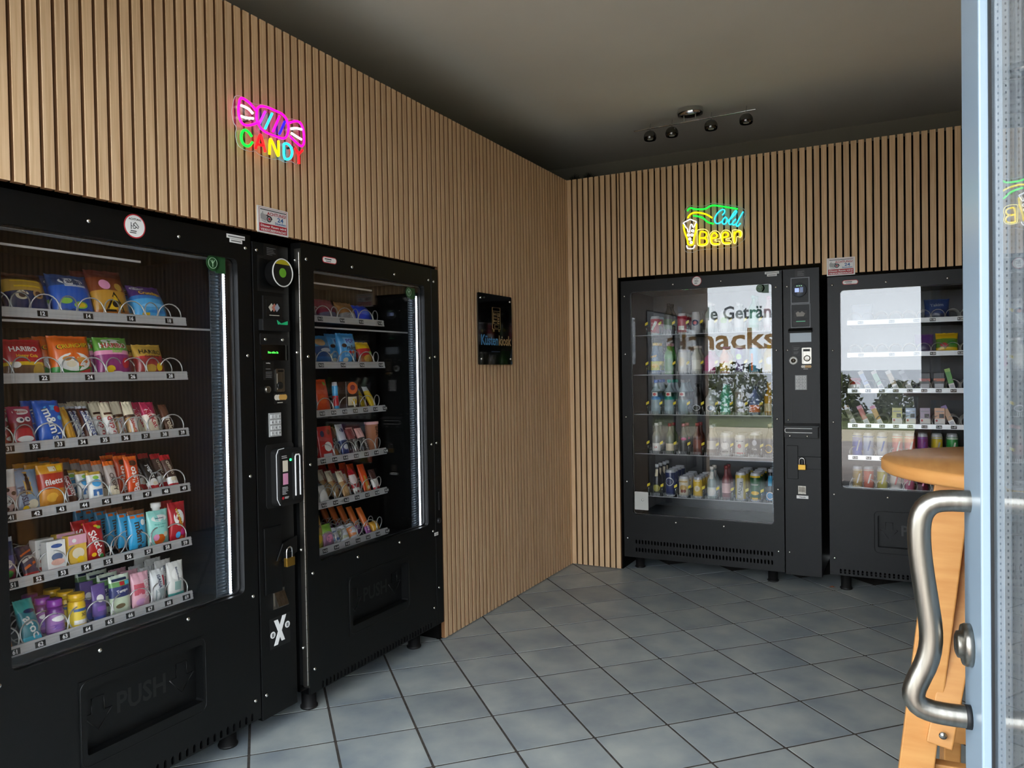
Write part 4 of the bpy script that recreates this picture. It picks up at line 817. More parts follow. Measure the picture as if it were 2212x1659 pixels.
# ---- machine beside the plaque -------------------------------------------------------------------------------------
def m2(s, wy, o, desc, cat, lean=16, queue=0, roll=0, y=.135, step=.052):
    where = 'on %s shelf, machine beside plaque' % ORD[s-1]
    stock(o, M2, Z2[s-1], wy+1.968, lean, '%s %s' % (desc, where), cat, 'snacks in the machine beside the plaque', queue, step, y, roll, '%s, %%s in row %s' % (desc, where))
m2(1, -2.175, bag('snack_bag', .10, .10, .05, [(.3, '4a3a5a'), (1, 'navy')]), 'dark navy snack bag', 'snack bag', 22)
m2(1, -2.055, bag('snack_bag', .105, .105, .055, [(.36, '6a6880'), (1, '8a2a44')]), 'crimson snack bag with grey base', 'snack bag', 24)
m2(1, -1.935, bag('snack_bag', .105, .10, .055, [(.42, '8a8684'), (1, 'a0703c')], (E_(.1, .3, .3, .1, 'silver'),)), 'brown snack bag with silver base', 'snack bag', 24)
m2(1, -1.826, bag('snack_bag', .095, .095, .055, [(.1, '2a3aa8'), (1, '2f46c0')], (E_(0, .5, .3, .14, '4a6ad8'),)), 'plain royal blue snack bag', 'snack bag', 26)
m2(2, -2.200, bag('snack_bag', .06, .12, .04, [(.5, '23406a'), (1, '2f5f9a')]), 'narrow dark blue bag', 'snack bag', 12)
m2(2, -2.100, bag('snack_bag', .105, .13, .05, [(.3, '2a5f9a'), (.62, '24477a'), (1, '3a7fb0')], (E_(-.1, .75, .26, .12, 'kraft'), E_(.1, .5, .3, .06, 'silver'))), 'blue bag with biscuit picture', 'snack bag', 14, 1)
m2(2, -1.952, bag('popcorn_bag', .11, .14, .05, [(1, '3f8fc8')], (Q(-.3, .34, .3, .86, '7fb8dc'), T('POP', .04, .76, .14, '4a2a8a', 4, .6), T('m&m', .06, .56, .14, 'dbrown', 0, .6), E_(-.05, .42, .08, .05, 'red'), E_(.12, .42, .08, .05, 'orange'), E_(-.3, .62, .1, .06, 'brown'), E_(-.25, .2, .12, .07, 'cream'), E_(.2, .16, .12, .07, 'brown'))), 'sky blue popcorn bag', 'popcorn', 6, 1)
m2(2, -1.832, bag('sweet_bag', .09, .11, .045, [(.4, '8a4a1c'), (.7, 'red'), (1, 'yellow')], (E_(0, .3, .3, .14, 'gold'), E_(.2, .5, .14, .1, 'lgreen'))), 'yellow and red sweet bag', 'sweets', 16)
m2(3, -2.178, bag('toy_pack', .05, .10, .03, [(1, '2f8fc0')]), 'small cyan pack', 'toy pack', 10)
m2(3, -2.110, bag('toy_pack', .08, .14, .035, [(1, 'c8481c')], (E_(.24, .86, .1, .06, 'lgreen'), E_(-.1, .4, .25, .12, 'd8602c'))), 'tall orange toy pack', 'toy pack', 12)
m2(3, -2.045, turned('sweet_tube', [(.012, 0, 0), (.012, .03, 1), (.012, .07, 0), (.012, .11, 2), (.010, .125, 2), (.0001, .126, 2)], ['lblue', 'red', 'silver']), 'slim silver and red sweet tube', 'sweet tube', 4)
m2(3, -1.955, carton('toy_carton', .078, .125, .04, '3a2a20', (E_(0, .78, .42, .2, 'orange'), Q(-.4, .3, .22, .5, 'cream'), E_(.1, .34, .2, .1, 'yellow'), Q(-.5, .5, 0, .12, 'c98a3c'), E_(0, .8, .2, .09, 'dred'))), 'clear fronted toy carton with orange disc', 'toy carton', 2)
m2(3, -1.795, bag('sweet_bag', .036, .115, .02, [(.8, 'c8a81c'), (1, 'silver')]), 'slim yellow sweet pack', 'sweets', 30, 3)
m2(4, -2.185, bag('sweet_bag', .05, .10, .03, [(1, '2f3f5a')]), 'dark slate sweet pack', 'sweets', 12)
m2(4, -2.110, carton('comic_sticker_pack', .082, .135, .02, 'b02a28', (E_(-.2, .78, .14, .09, 'navy'), E_(.25, .82, .12, .08, '7a1c1c'), E_(.1, .4, .26, .14, 'white'), Q(-.3, .3, .04, .2, 'silver'))), 'red sticker pack with white patch', 'sticker pack', 10)
m2(4, -2.035, barp('', [(.5, '7a4a24'), (1, 'brown')], (), .03, .08), 'short brown bar', 'chocolate bar', 36)
m2(4, -1.985, bag('ring_sweet_pack', .045, .14, .025, [(.5, '23366a'), (1, 'silver')], (E_(0, .3, .3, .08, 'silver'), E_(0, .8, .25, .06, 'navy'))), 'silver and blue foil pack', 'sweets', 18)
m2(4, -1.918, barp('', [(.6, '2a1a16'), (1, '7a3a3a')], (T('CORNY', 0, .34, .34, 'white', -VT, .46),), .042, .12), 'dark bar with white lettering', 'chocolate bar', 26, 3)
m2(4, -1.855, barp('', [(.62, '141414'), (1, 'd8a8a0')], (T('CORNY', 0, .34, .38, 'white', -VT, .46),), .042, .12), 'black bar with pink top', 'chocolate bar', 26, 3)
m2(4, -1.795, turned('snack_cup', [(.024, 0, 0), (.028, .12, 1), (.0305, .122, 1), (.0305, .132, 1), (.0001, .132, 1)], ['a87050', 'd8a8a8'], (T('BAR', 0, .7, .12, 'brown', -86, .3),)), 'brown snack cup with pink lid', 'snack cup', 2)
m2(5, -2.175, bottle(.016, .10, 'white', 'white', None, .5, caph=.12), 'slim white bottle', 'bottle', 6)
m2(5, -2.118, bag('wipes_pack', .05, .075, .03, [(1, 'white')]), 'plain white pack', 'wipes', 24)
m2(5, -1.985, barp('', [(.6, 'kraft'), (1, 'cream')], (T('hanuta', 0, .72, .26, 'dred', -VT, .4), E_(0, .3, .3, .12, 'c9a878')), .04, .12), 'kraft wafer bar', 'chocolate bar', 24, 6)
m2(5, -1.918, barp('', [(.3, 'white'), (.45, 'red'), (.8, 'd8c8c4'), (1, 'red')], (Q(-.3, .3, .12, .2, 'dred'),), .042, .115), 'white and red wafer bar', 'chocolate bar', 22, 5)
m2(5, -1.853, barp('', [(1, 'c8481c')], (Q(-.25, .1, .1, .6, 'gold'), E_(.1, .2, .2, .06, 'cream')), .044, .13), 'glossy orange bar', 'chocolate bar', 20, 4)
m2(5, -1.790, barp('', [(.2, 'red'), (.55, 'white'), (1, '4a2a24')], (), .038, .10), 'white bar with red foot', 'chocolate bar', 22, 2)
m2(6, -2.165, bag('sweet_bag', .075, .13, .04, [(.5, 'a8a01c'), (1, 'gold')], (T('Pom', -.05, .7, .14, 'black', 0, .6), E_(0, .3, .3, .14, 'yellow'))), 'yellow crisp pack with black lettering', 'crisp bag', 8)
m2(6, -2.098, bag('sweet_bag', .06, .09, .035, [(.6, '9a6a8a'), (1, 'lgreen')], (E_(0, .35, .3, .16, 'pink'),)), 'pink and green sweet pack', 'sweets', 16)
for i, (wy, c, n) in enumerate(((-2.05, '3a5a8a', 'blue'), (-1.995, '8a8a6a', 'olive'), (-1.94, 'c8783c', 'orange'))):
    m2(6, wy, can(.022, .065, c, (E_(0, .5, .5, .2, 'silver'),)), 'small %s foil cup' % n, 'cup', 30)
m2(6, -1.850, barp('', [(.3, '8a4a8a'), (1, 'c8682c')], (T('FUN', 0, .3, .2, 'white', -VT, .3),), .032, .125), 'long orange stick', 'chocolate bar', 28, 4)
m2(6, -1.795, bag('sweet_bag', .05, .05, .03, [(1, 'c8942c')]), 'little amber pack', 'sweets', 30)
# ---- drinks machine ------------------------------------------------------------------------------------------------
def m3(s, lane, o, desc, cat, queue=0, step=.072):
    where = 'on %s shelf of drinks machine' % (ORD[s-1] if s < 5 else 'bottom')
    stock(o, M3, Z3[s-1]+.004, L3[lane], 0, '%s %s' % (desc, where), cat, 'drinks in the drinks machine', queue, step, .135, 0, '%s, %%s in row %s' % (desc, where))
def glassb(body, cap, lab, h=.19, r=.027, lz=(.2, .48), decals=()): return bottle(r, h, body, cap, lab, .4, lz, decals, .1, .56)
m3(1, 0, can(.029, .115, 'b02030', (Pl([(-.35, .3), (-.1, .25), (.35, .7), (.1, .75)], 'white'),)), 'red cola can', 'can', 2)
m3(1, 1, bottle(.029, .19, '2a2a1c', 'black', '3a5a2a', .35), 'dark green soda bottle', 'bottle', 1)
m3(1, 2, can(.029, .125, 'a82038', (Q(-.3, .3, .2, .4, 'white'),)), 'tall crimson can', 'can', 2)
m3(1, 3, can(.027, .13, 'silver', (E_(0, .5, .36, .14, 'navy'), E_(0, .5, .2, .08, 'red'))), 'silver energy can', 'can', 1)
m3(1, 4, bottle(.028, .18, 'a8b8b0', 'white', 'c8d0d0', .4), 'pale clear bottle', 'bottle', 1)
m3(1, 5, can(.027, .13, 'cfd8d0', (E_(0, .55, .36, .14, 'lgreen'),)), 'pale green can', 'can', 1)
m3(1, 6, bottle(.028, .17, 'b8c4c8', 'silver', 'd8d8d8', .42), 'grey frosted bottle', 'bottle', 1)
m3(1, 7, bottle(.029, .21, '3f9a7a', 'teal', '7fc8b0', .35), 'mint green bottle', 'bottle', 1)
m3(1, 8, bottle(.030, .20, 'd8b8c0', 'pink', 'e8e0e0', .36), 'pink capped bottle', 'bottle', 1)
m3(2, 0, bottle(.031, .195, '5f7f9a', 'yellow', 'c8c43c', .5, (.14, .42), (E_(0, .28, .36, .07, 'yellow'), T('ayer', -.05, .56, .09, 'yellow', 8, .7))), 'blue juice bottle with yellow cap', 'bottle', 1)
m3(2, 1, bottle(.029, .19, '4a9a44', 'a88a94', '3f7f3a', .4, (.1, .5)), 'green bottle with mauve cap', 'bottle', 1)
m3(2, 2, can(.028, .15, 'd0d0c8', (E_(0, .5, .3, .2, 'cream'),)), 'cream coloured can', 'can', 1)
m3(2, 3, bottle(.029, .17, 'b8b8a8', 'white', 'd8d8c8', .45), 'milky bottle', 'bottle', 1)
m3(2, 4, bottle(.036, .15, 'a82a78', 'silver', 'b8307f', .3, (.1, .5)), 'magenta round flask', 'bottle', 1)
m3(2, 5, bottle(.030, .16, 'd8843c', 'violet', 'd8b43c', .4, (.1, .4)), 'orange and yellow bottle', 'bottle', 1)
m3(2, 6, can(.026, .165, '5a3a8a', (E_(0, .6, .3, .1, 'lgreen'),)), 'purple slim can', 'can', 1)
m3(2, 7, can(.026, .165, '2f9ac8', (Q(-.3, -.05, .1, .7, 'orange'),)), 'bright cyan slim can', 'can', 1)
m3(2, 8, bottle(.032, .18, 'b89a1c', 'gold', 'c8b03c', .36, (.2, .5), (E_(.1, .4, .3, .12, 'white'),)), 'golden yellow bottle', 'bottle', 1)
WPET = '9fb4bc'
for i, (cc, lc, n) in enumerate((('3a6ac8', '5a9ad8', 'blue'), ('1c9a84', '2fa090', 'teal'), ('8a8a8c', '9a9ea2', 'grey'))):
    m3(3, i, bottle(.032, .21, WPET, cc, lc, .36, (.42, .64), (Q(-.5, .5, .52, .64, 'white'), E_(0, .58, .16, .04, 'red'))), 'water bottle with %s cap and label' % n, 'bottle', 2)
m3(3, 3, glassb('1a1614', 'black', '2a2826', .185, .028, (.1, .36), (E_(0, .22, .42, .1, 'silver'), E_(0, .22, .32, .075, 'black'))), 'black glass bottle with ring label', 'bottle', 1)
m3(3, 4, glassb('a8b0b0', 'black', 'b8bcbc', .165, .033, (.08, .4), (E_(0, .24, .36, .12, 'white'), E_(0, .24, .26, .09, '6a7a8a'))), 'square clear bottle with round emblem', 'bottle', 1)
m3(3, 5, glassb('3fa88a', 'silver', '5fb89a', .20, .030, (.1, .3), (T('Perlé', 0, .3, .06, 'white', 4, .8),)), 'light green sparkling bottle', 'bottle', 1)
m3(3, 6, can(.029, .15, '8a8078', (E_(0, .5, .36, .2, 'silver'),)), 'grey brown can', 'can', 1)
m3(3, 7, bottle(.033, .165, '5a6a9a', 'navy', 'd87040', .34, (.1, .36)), 'blue bottle with orange base', 'bottle', 1)
m3(3, 8, glassb('b8861c', 'gold', 'd8c8a0', .19, .031, (.12, .36)), 'amber spirits bottle', 'bottle', 1)
m3(4, 0, glassb('7a7f7a', 'white', 'e2e0da', .185, .027, (.08, .34), (T('La', 0, .22, .08, 'red', 10, .5),)), 'bottle with white capsule and label', 'bottle', 1)
m3(4, 1, glassb('4a5a3a', '8a1c30', 'cream', .185, .027, (.1, .34), ()), 'wine bottle with red capsule', 'bottle', 1)
m3(4, 2, glassb('141418', 'c07080', '1c1c20', .185, .027, (.1, .34), (E_(.1, .5, .3, .05, 'mag'),)), 'black bottle with pink dot', 'bottle', 1)
m3(4, 3, glassb('5a2a1c', 'a84a4a', '7a3a2a', .19, .027), 'reddish brown bottle', 'bottle', 1)
m3(4, 4, glassb('8a8078', 'silver', 'cfcac0', .18, .028), 'pale rosé bottle', 'bottle', 1)
m3(4, 5, can(.032, .135, 'b8b8b4', (E_(0, .45, .36, .16, 'white'), Q(-.45, .45, .16, .22, 'black'), T('Jack', 0, .6, .08, 'black', 0, .6))), 'silver can with black band', 'can', 1)
m3(4, 6, can(.032, .125, 'cfcdc6', (T('JIM BEAM', 0, .7, .09, 'black', 0, .62), E_(0, .48, .16, .1, 'red'), Q(-.45, .45, .1, .18, 'red'))), 'white can with red seal', 'can', 1)
m3(4, 7, can(.030, .14, '121214', (E_(0, .58, .22, .12, 'silver'), T('Cola', 0, .32, .08, 'white', 0, .5))), 'black cola can', 'can', 1)
m3(4, 8, glassb('18140f', 'cream', '1c1a14', .19, .028, (.1, .4), (E_(-.1, .26, .4, .13, 'yellow'), E_(-.1, .26, .3, .1, 'black'))), 'black bottle with yellow ring', 'bottle', 1)
m3(5, 0, glassb('1a1c24', 'silver', '3a3c20', .19, .026, (.1, .36), (E_(0, .24, .42, .11, '9a9440'), Q(-.16, .16, .62, .84, 'cream'))), 'dark beer bottle with olive label', 'bottle', 3)
m3(5, 1, can(.031, .16, '1c2a5a', (E_(0, .56, .4, .16, 'silver'), E_(0, .56, .32, .13, 'navy'))), 'navy blue beer can', 'can', 3)
m3(5, 2, can(.031, .125, 'cfc8b4', (E_(0, .45, .36, .14, 'c0a060'), E_(-.1, .3, .14, .08, '7a3a2a'), E_(.14, .3, .14, .08, '7a3a2a'), Q(-.4, .4, .72, .78, 'gold'))), 'cream beer can with gold band', 'can', 3)
m3(5, 3, can(.029, .125, 'd8b43c', (E_(0, .45, .3, .14, 'cream'), T('J', 0, .45, .14, 'brown', 0, .4), Q(-.45, .45, .8, .84, 'white'))), 'yellow can with anchor emblem', 'can', 3)
m3(5, 4, glassb('8a9a9a', 'white', 'cfd8d8', .19, .028, (.08, .36), (E_(0, .22, .42, .12, 'white'), Q(-.2, .2, .62, .84, 'white'))), 'pale beer bottle with round white label', 'bottle', 1)
m3(5, 5, glassb('7a3a40', 'dred', 'd8b0b0', .20, .026), 'rosy bottle with red top', 'bottle', 1)
m3(5, 6, can(.031, .165, 'c8b03c', (Q(-.3, .3, .08, .8, 'b8b8b4'), T('RADLER', .05, .45, .14, 'black', 80, .5))), 'yellow and silver beer can', 'can', 3)
m3(5, 7, can(.031, .165, '1f5a34', (T('Gösser', 0, .6, .10, 'white', 0, .66), E_(0, .3, .36, .07, 'yellow'), Q(-.45, .45, .04, .14, 'yellow'), Q(-.45, .45, .84, .9, 'yellow'))), 'green beer can with yellow bands', 'can', 3)
m3(5, 8, glassb('1a1a24', 'silver', '2f8ac0', .19, .027, (.06, .3), (E_(0, .2, .4, .12, 'white'), E_(0, .2, .3, .09, '2f8ac0'), Q(-.2, .2, .5, .8, '2f9ac8'))), 'dark bottle with blue label', 'bottle', 2)
# ---- vape machine --------------------------------------------------------------------------------------------------
def m4(s, x, o, desc, cat, lean=8, queue=0, roll=0, y=.135):
    where = 'on %s shelf, machine behind table' % ORD[s-1]
    stock(o, M4, Z4[s-1], x-1.925, lean, '%s %s' % (desc, where), cat, 'goods in the machine behind the table', queue, .05, y, roll, '%s, %%s in row %s' % (desc, where))
m4(1, 1.66, bag('snack_bag', .11, .12, .05, [(1, '9aa0b0')]), 'pale grey snack bag', 'snack bag', 22)
m4(1, 2.02, bag('snack_bag', .12, .13, .05, [(.3, 'navy'), (1, '24407a')], (T('Takim', 0, .66, .14, 'silver', 4, .7),)), 'navy crisp bag with silver lettering', 'crisp bag', 22)
m4(2, 1.96, bag('sweet_bag', .09, .115, .04, [(.5, '3a2a5a'), (1, 'purple')]), 'dark purple sweet bag', 'sweets', 16)
m4(2, 2.065, bag('sweet_bag', .105, .12, .045, [(.3, 'yellow'), (.7, '5a8a2a'), (1, 'yellow')], (E_(-.1, .4, .2, .1, 'red'), E_(.2, .5, .2, .1, 'green'))), 'yellow and green sweet bag', 'sweets', 18)
m4(3, 1.625, bag('sweet_bag', .06, .08, .03, [(.5, 'white'), (1, 'red')]), 'red and white sweet pack', 'sweets', 16)
def stick(c1, c2): return carton('vape_pack', .026, .125, .014, c1, (Q(-.5, .5, .04, .36, 'white'), Q(-.36, .36, .1, .3, 'silver'), Q(-.5, .5, .86, 1, c2)))
for x, c1, c2, n in ((1.70, 'b8c4e0', 'white', 'pale blue'), (1.765, 'b8d8c0', 'white', 'pale mint'), (1.835, 'c8b8a0', 'white', 'pale beige'), (1.90, '6a6a72', 'grey', 'grey')):
    m4(3, x, stick(c1, c2), '%s vape pack leaning' % n, 'vape pack', 10, 0, -24)
for x, c, n in ((1.962, 'a8443a', 'red'), (2.028, 'c06a4a', 'salmon')):
    m4(3, x, carton('vape_carton', .05, .10, .026, '1c1c1e', (Q(-.5, .5, .55, .7, c), Q(-.4, .4, .1, .42, 'silver'), Q(-.5, .5, 0, .1, 'green'))), 'black vape carton with %s band' % n, 'vape carton', 4, 1)
m4(3, 2.094, stick('4a9a2a', 'lgreen'), 'bright green vape pack leaning', 'vape pack', 8, 0, -14)
for x, c1, c2, n in ((1.625, '8a8a6a', 'kraft', 'olive'), (1.692, 'c04a40', 'pink', 'coral red'), (1.758, 'd0a03c', 'pink', 'mustard'), (2.098, 'b88a5a', 'violet', 'tan')):
    m4(4, x, stick(c1, c2), '%s vape pack leaning' % n, 'vape pack', 10, 1 if x > 2 else 0, -24)
for x, c, n in ((1.83, 'd0cc78', 'lemon yellow'), (1.895, 'a8bcd8', 'powder blue'), (1.962, 'b0a0b8', 'lilac grey'), (2.03, 'd8a888', 'peach')):
    m4(4, x, carton('vape_carton', .048, .104, .024, c, (Q(-.5, .5, .0, .46, 'white'), Q(-.4, .4, .05, .2, 'silver'), Q(-.05, .4, .5, .7, 'black'), E_(-.3, .36, .1, .06, 'red'), Q(-.4, .4, .8, .84, 'grey'))), '%s vape carton' % n, 'vape carton', 4)
for x, c, b, n in ((1.633, '2a4ac0', 'silver', 'royal blue'), (1.688, 'a8b8d8', 'blue', 'ice blue'), (1.755, 'c8ccd0', '3a6ac0', 'white and blue'), (1.83, 'c8504a', 'white', 'red'), (1.89, 'd87060', 'white', 'salmon'), (1.95, '7a2a7a', 'violet', 'purple'), (2.018, 'c8b01c', 'silver', 'yellow'), (2.088, '1c8a3a', 'white', 'green')):
    m4(5, x, can(.026, .14, c, (Pl([(-.1, .3), (.05, .3), (.3, .7), (.15, .7)], b),), band=(.82, .86, b)), '%s energy drink can' % n, 'can', 2, 1)
for x, c, b, n in ((1.633, 'a88a3c', 'white', 'gold'), (1.688, 'c85a3c', 'white', 'orange'), (1.755, 'b8b03c', 'white', 'lime yellow'), (1.82, 'c8c0b8', 'red', 'cream'), (1.885, 'c06a8a', 'white', 'rose'), (1.95, '5a1c3a', 'pink', 'plum'), (2.018, '2a1c24', 'grey', 'black')):
    m4(6, x, can(.026, .13, c, (Pl([(-.1, .3), (.05, .3), (.3, .7), (.15, .7)], b),), band=(.82, .86, b)), '%s drink can' % n, 'can', 2, 0)
# ================================================================ SIGNS, LAMP, TABLE, SMALL THINGS
NEON = dict(pink=('ff0498', 2.1), white=('f4f8ff', 1.6), violet=('a020ff', 2.2), cyan=('28e0ff', 1.9), blue=('1a10ff', 2.6), green=('08e838', 1.7), red=('ff1018', 2.4), yellow=('ffe600', 1.5), cream=('fff28a', 1.5))
def neon(name, data, loc, rz, r, label, over={}):
    root = empty(name, loc, rz); tag(root, label, 'neon sign')
    for col, pls in data.items():
        for pl in pls:
            P = [(a*1e-4, b*1e-4) for a, b in pl]
            if col == 'plate':
                m = MB(); Q3 = smooth([(a, 0, b) for a, b in P+[P[0]]], 1); m.prism([(a, c) for a, b, c in Q3[:-1]], .010, .014); m.build('acrylic_backing', ACRYL, root)
                m = MB(); m.tube([(a, .012, c) for a, b, c in Q3[:-1]], .0011, 5, closed=True); m.build('acrylic_edge', ACRE, root); continue
            cl = pl[0] == pl[-1]; pts = [(a, 0, b) for a, b in P]
            pts = smooth(pts, 2) if len(pts) > 2 else pts
            m = MB(); h, e = NEON[col]; rr = over.get(col, r)
            m.tube(pts[:-1] if cl else pts, rr, 8, closed=cl); m.build('neon_tube', mat('neon_'+col, h, .4, emit=e), root)
    for x, z in ((-.09, .06), (.1, .02)):
        m = MB(); m.lathe([(.004, -.001), (.004, .03)], 8, 0, (x, .0, z), 'y'); m.build('mounting_screw', STEEL, root)
    return root
neon('candy_neon_sign', CANDY, (.033, -2.535, 1.98), R90, .0042, 'lit neon sign of a pink sweet above rainbow letters reading CANDY')
neon('beer_neon_sign', BEER, (.905, -.033, 2.015), 0, .0044, 'lit neon sign with green bottle, beer glass and the words Cold Beer', dict(cream=.0016, cyan=.0034, white=.0027))

def cctv_sign(loc, rz, label, w, h):
    m = MB(); m.box(0, w, 0, .003, 0, h); o = m.build('cctv_warning_sign', mat('sign_white', 'dcdcda', .4), None, loc, (0, 0, rz)); tag(o, label, 'sign')
    m = MB(); y = -.0006; B = lambda x0, x1, z0, z1, c, k=0: m.box(x0*w, x1*w, y-.0002*k, 0, z0*h, z1*h, c)
    B(.05, .95, .055, .36, 0)
    for x0, x1, z0, z1 in ((.05, .95, .945, .955), (.05, .057, .36, .955), (.943, .95, .36, .955)): B(x0, x1, z0, z1, 0)
    B(.09, .93, .87, .90, 2)
    y2 = -.0012
    put_text(m, 'ACHTUNG!', .61*w, .76*h, .125*h, y2, 0, w=.62*w); put_text(m, '24', .73*w, .59*h, .17*h, y2, 1, w=.2*w); put_text(m, 'Stunden', .73*w, .44*h, .09*h, y2, 1, w=.36*w)
    put_text(m, 'Dieser Raum wird', .5*w, .27*h, .09*h, y2, 3, w=.82*w); put_text(m, 'VIDEOÜBERWACHT', .5*w, .135*h, .115*h, y2, 3, w=.84*w)
    # camera drawing
    m.prism([(.09*w, .66*h), (.12*w, .74*h), (.36*w, .66*h), (.33*w, .48*h), (.24*w, .46*h), (.1*w, .52*h)], y2, 0, 4)
    m.lathe([(.12*h, 0), (.12*h, -.0015)], 20, 2, (.36*w, 0, .55*h), 'y'); m.lathe([(.085*h, 0), (.085*h, -.0018)], 20, 4, (.36*w, 0, .55*h), 'y'); m.lathe([(.05*h, 0), (.05*h, -.0021)], 16, 0, (.36*w, 0, .55*h), 'y')
    m.prism([(.28*w, .70*h), (.42*w, .66*h), (.47*w, .55*h), (.44*w, .55*h), (.40*w, .63*h), (.28*w, .66*h)], y2-.0004, 0, 2)
    m.box(.15*w, .17*w, y2, 0, .72*h, .80*h, 4); m.tube([(.12*w, y2, .47*h), (.2*w, y2, .42*h), (.3*w, y2, .41*h)], .0007, 4, 2)
    m.build('sign_print', [RED, BLUE, PBLK, WHITE, mat('drawing_grey', '9a9a9a', .5)], o)
    for x, z in ((.04*w, .5*h),): pass
    return o
cctv_sign((.0035, -2.578, 1.694), R90, 'small video surveillance warning sign on slats above the card reader column', .140, .087)
cctv_sign((1.502, -.0035, 1.698), 0, 'small video surveillance warning sign on slats between drinks and vape machines', .138, .094)

# black glass plaque
m = MB(); m.prism(rrect(-.179, .179, 1.254, 1.611, .008, 4), 0, .005)
pq = m.build('wall_plaque', mat('black_glass', '050607', .05, spec=.6), None, (.016, -.9825, 0), (0, 0, R90)); tag(pq, 'black glass wall plaque with vending machine emblem and blue and gold lettering', 'plaque')
GLD = mat('plaque_gold', 'a8885a', .45); PBL = mat('plaque_blue', '3f86b8', .45)
m = MB(); ln = lambda P, r=.0011: m.tube([(x, -.0006, z) for x, z in P], r, 4, 0)
x0, x1, z0, z1 = -.035, .048, 1.435, 1.545
def rc(a, b, c, d_): ln([(a, c), (b, c), (b, d_), (a, d_), (a, c)])
rc(x0, x1, z0, z1); ln([(x0, 1.527), (x1, 1.527)]); rc(x0+.011, .02, 1.463, 1.52); rc(.027, .039, 1.50, 1.518)
for i in range(3): ln([(x0+.017, 1.507-.017*i), (.014, 1.507-.017*i)]); rc(x0+.019, x0+.026, 1.508-.017*i, 1.515-.017*i); rc(.0, .008, 1.508-.017*i, 1.515-.017*i)
for i in range(3): rc(.029, .034, 1.462+.012*i, 1.468+.012*i)
rc(-.012, .03, 1.441, 1.457); rc(x0+.008, x0+.018, 1.424, z0); rc(x1-.018, x1-.008, 1.424, z0)
put_text(m, 'kiosk', .098, 1.378, .052, -.0006, 0, w=.135)
m.build('plaque_gold_print', GLD, pq)
m = MB(); put_text(m, 'Küsten', -.066, 1.378, .052, -.0006, 0, w=.175); rn = random.Random(1); lines(m, -.05, 1.318, .15, 1, 0, 1, -.0002, rn, .005); m.build('plaque_blue_print', [PBL, mat('plaque_dark_blue', '16283f', .5)], pq)
for x in (-.155, .155):
    for z in (1.283, 1.585):
        m = MB(); m.lathe([(.006, .016), (.006, -.002), (.0045, -.005), (0, -.006)], 14, 0, (x, 0, z), 'y'); m.build('standoff_screw', CHROME, pq)

# ceiling spotlight bar
lp = empty('ceiling_spotlight', (.79, -.045, ZC)); tag(lp, 'chrome ceiling spotlight bar with four round shades', 'ceiling light')
m = MB(); m.lathe([(.001, 0), (.062, -.002), (.066, -.012), (.06, -.022), (.02, -.026), (.0001, -.026)][::-1], 24)
cb = m.build('canopy', CHROME, lp); cb.scale = (1.15, .85, 1.9)
bx0, bx1 = -.333, .368
m = MB(); m.tube([(bx0, -.004, -.08), (bx1, -.042, -.08)], .0045, 8); m.build('bar', CHROME, lp)
for x in (-.03, .035):
    m = MB(); m.tube([(x, -.022, -.018), (x, -.022, -.082)], .004, 8); m.build('stem', CHROME, lp)
for i, (wx, wy) in enumerate(((.558, -.062), (.689, -.068), (.915, -.08), (1.108, -.09))):
    x, yy = wx-.79, wy+.045; m = MB(); r = .037
    m.lathe([(.0001, .0)]+[(r*math.sin(a), -r*(1-math.cos(a))) for a in [math.pi*k/12 for k in range(1, 9)]]+[(r*.83, -r*1.52), (r*.6, -r*1.3), (.0001, -r*1.2)], 22, 0, (x, yy, -.095)); sh = m.build('lamp_shade', [mat('black_chrome', '6a6a6a', .1, 1.)], lp)
    m = MB(); m.tube([(x, yy+.004, -.08), (x, yy, -.1)], .003, 6); m.tube([(x, yy, -.08), (x+.004, yy, -.055)], .0022, 6); m.build('pivot', CHROME, sh)
    m = MB(); m.lathe([(.016, 0), (.016, .006), (.0001, .008)], 14, 0, (x, yy, -.095-r*1.42)); m.build('bulb', mat('bulb_glass', 'b8b8b0', .2), sh)

# round bar table
PINE = noise_mat('warm_beech_wood', 'c08346', 'd29a5a', (4, 4, 22), 2.2, 6, .45, spec=.4, lo=.25, hi=.75)
PTOP = noise_mat('warm_beech_wood_top', 'b87d43', 'cc9556', (22, 3, 4), 2.0, 6, .4, spec=.5, lo=.25, hi=.75)
TB = empty('bar_table', (2.1876, -2.375, 0), 0); tag(TB, 'round wooden bar table with splayed legs beside the open door', 'table')
m = MB(); m.lathe([(.0001, .97, 1), (.344, .97, 1), (.35, .975, 1), (.35, .994, 1), (.346, 1.0, 0), (.0001, 1.0, 0)], 64); m.build('table_top', [PTOP, PINE], TB)
LG = (Vector((-.205, -.16, .968)), Vector((-.318, -.165, 0)))
def plank(a, b, w, t, side):
    a, b = Vector(a), Vector(b); ax = (b-a).normalized(); u = (Vector(side)-ax*ax.dot(Vector(side))).normalized(); v = ax.cross(u); m = MB()
    vs = [p+u*su*w/2+v*sv*t/2 for p in (a, b) for su, sv in ((-1, -1), (1, -1), (1, 1), (-1, 1))]
    m.add(vs, [(0, 3, 2, 1), (4, 5, 6, 7), (0, 1, 5, 4), (1, 2, 6, 5), (2, 3, 7, 6), (3, 0, 4, 7)]); return m
for q in range(4):
    rz = Matrix.Rotation(q*math.pi/2+(.12 if q % 2 else 0), 3, 'Z'); plank(rz @ LG[0], rz @ LG[1], .068, .04, rz @ Vector((1, 0, 0))).build('leg', PINE, TB, bevel=.003)
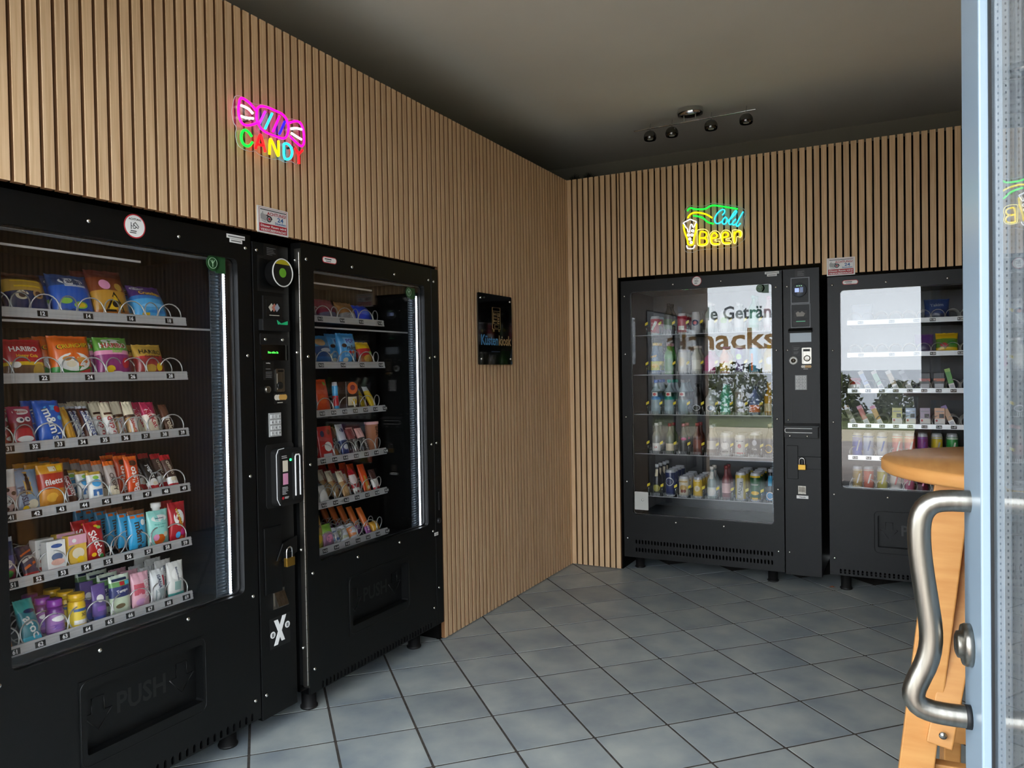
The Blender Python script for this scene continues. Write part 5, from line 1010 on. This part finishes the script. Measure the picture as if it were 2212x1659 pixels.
for q in (0, 2):
    rz = Matrix.Rotation(q*math.pi/2, 3, 'Z'); plank(rz @ Vector((-.285, -.14, .31)), rz @ Vector((.30, -.12, .31)), .06, .03, (0, 0, 1)).build('stretcher', PINE, TB, bevel=.003)
    plank(rz @ Vector((-.15, -.10, .86)), rz @ Vector((-.235, -.19, .40)), .05, .028, rz @ Vector((1, 0, 0))).build('brace', PINE, TB, bevel=.003)
    plank(rz @ Vector((-.24, -.16, .955)), rz @ Vector((.24, -.16, .955)), .03, .03, (0, 0, 1)).build('cross_batten', PINE, TB, bevel=.002)
m = MB(); m.lathe([(.008, 0), (.008, -.003), (0, -.004)], 12, 0, (-.228, -.2085, .43), 'y'); m.build('screw', BOLT, TB)

# dark dried tufts standing on top of the partition in the corner
def tuft(x, yy, r, hh, seed, label):
    rn = random.Random(seed); m = MB()
    for _ in range(110):
        a = rn.uniform(0, 6.28); k = rn.random()**.5; b = Vector((r*.35*k*math.cos(a), .35*r*k*math.sin(a), 0)); t = Vector((r*k*math.cos(a), r*.6*k*math.sin(a), hh*rn.uniform(.45, 1)*(1-.4*k)))
        w = Vector((math.sin(a), -math.cos(a), 0))*.0022; mid = b*.5+t*.5+Vector((0, 0, .01))
        m.add([b-w, b+w, mid+w, mid-w, t], [(0, 1, 2, 3), (3, 2, 4)])
    o = m.build('dried_tuft', mat('dark_dried_grass', '14130d', .9), None, (x, yy, ZT-.011)); tag(o, label, 'plant'); return o
tuft(.022, .075, .045, .085, 5, 'narrow dark dried tuft on the partition top nearest the wall corner')
tuft(.118, .075, .055, .08, 6, 'wide dark dried tuft on partition top above the back wall slats')
tuft(.205, .075, .035, .035, 7, 'low flat dark dried tuft on top of the back wall partition')
# a dry leaf on the floor below the vape machine
m = MB(); m.add([(-.02, -.004, .001), (0, -.012, .004), (.02, 0, .002), (.004, .011, .005), (0, 0, .009)], [(0, 1, 4), (1, 2, 4), (2, 3, 4), (3, 0, 4)]); tag(m.build('dry_leaf', mat('brown_leaf', '7a3f1c', .8), None, (1.505, .10, 0)), 'small dry brown leaf on the floor under the machines', 'leaf')
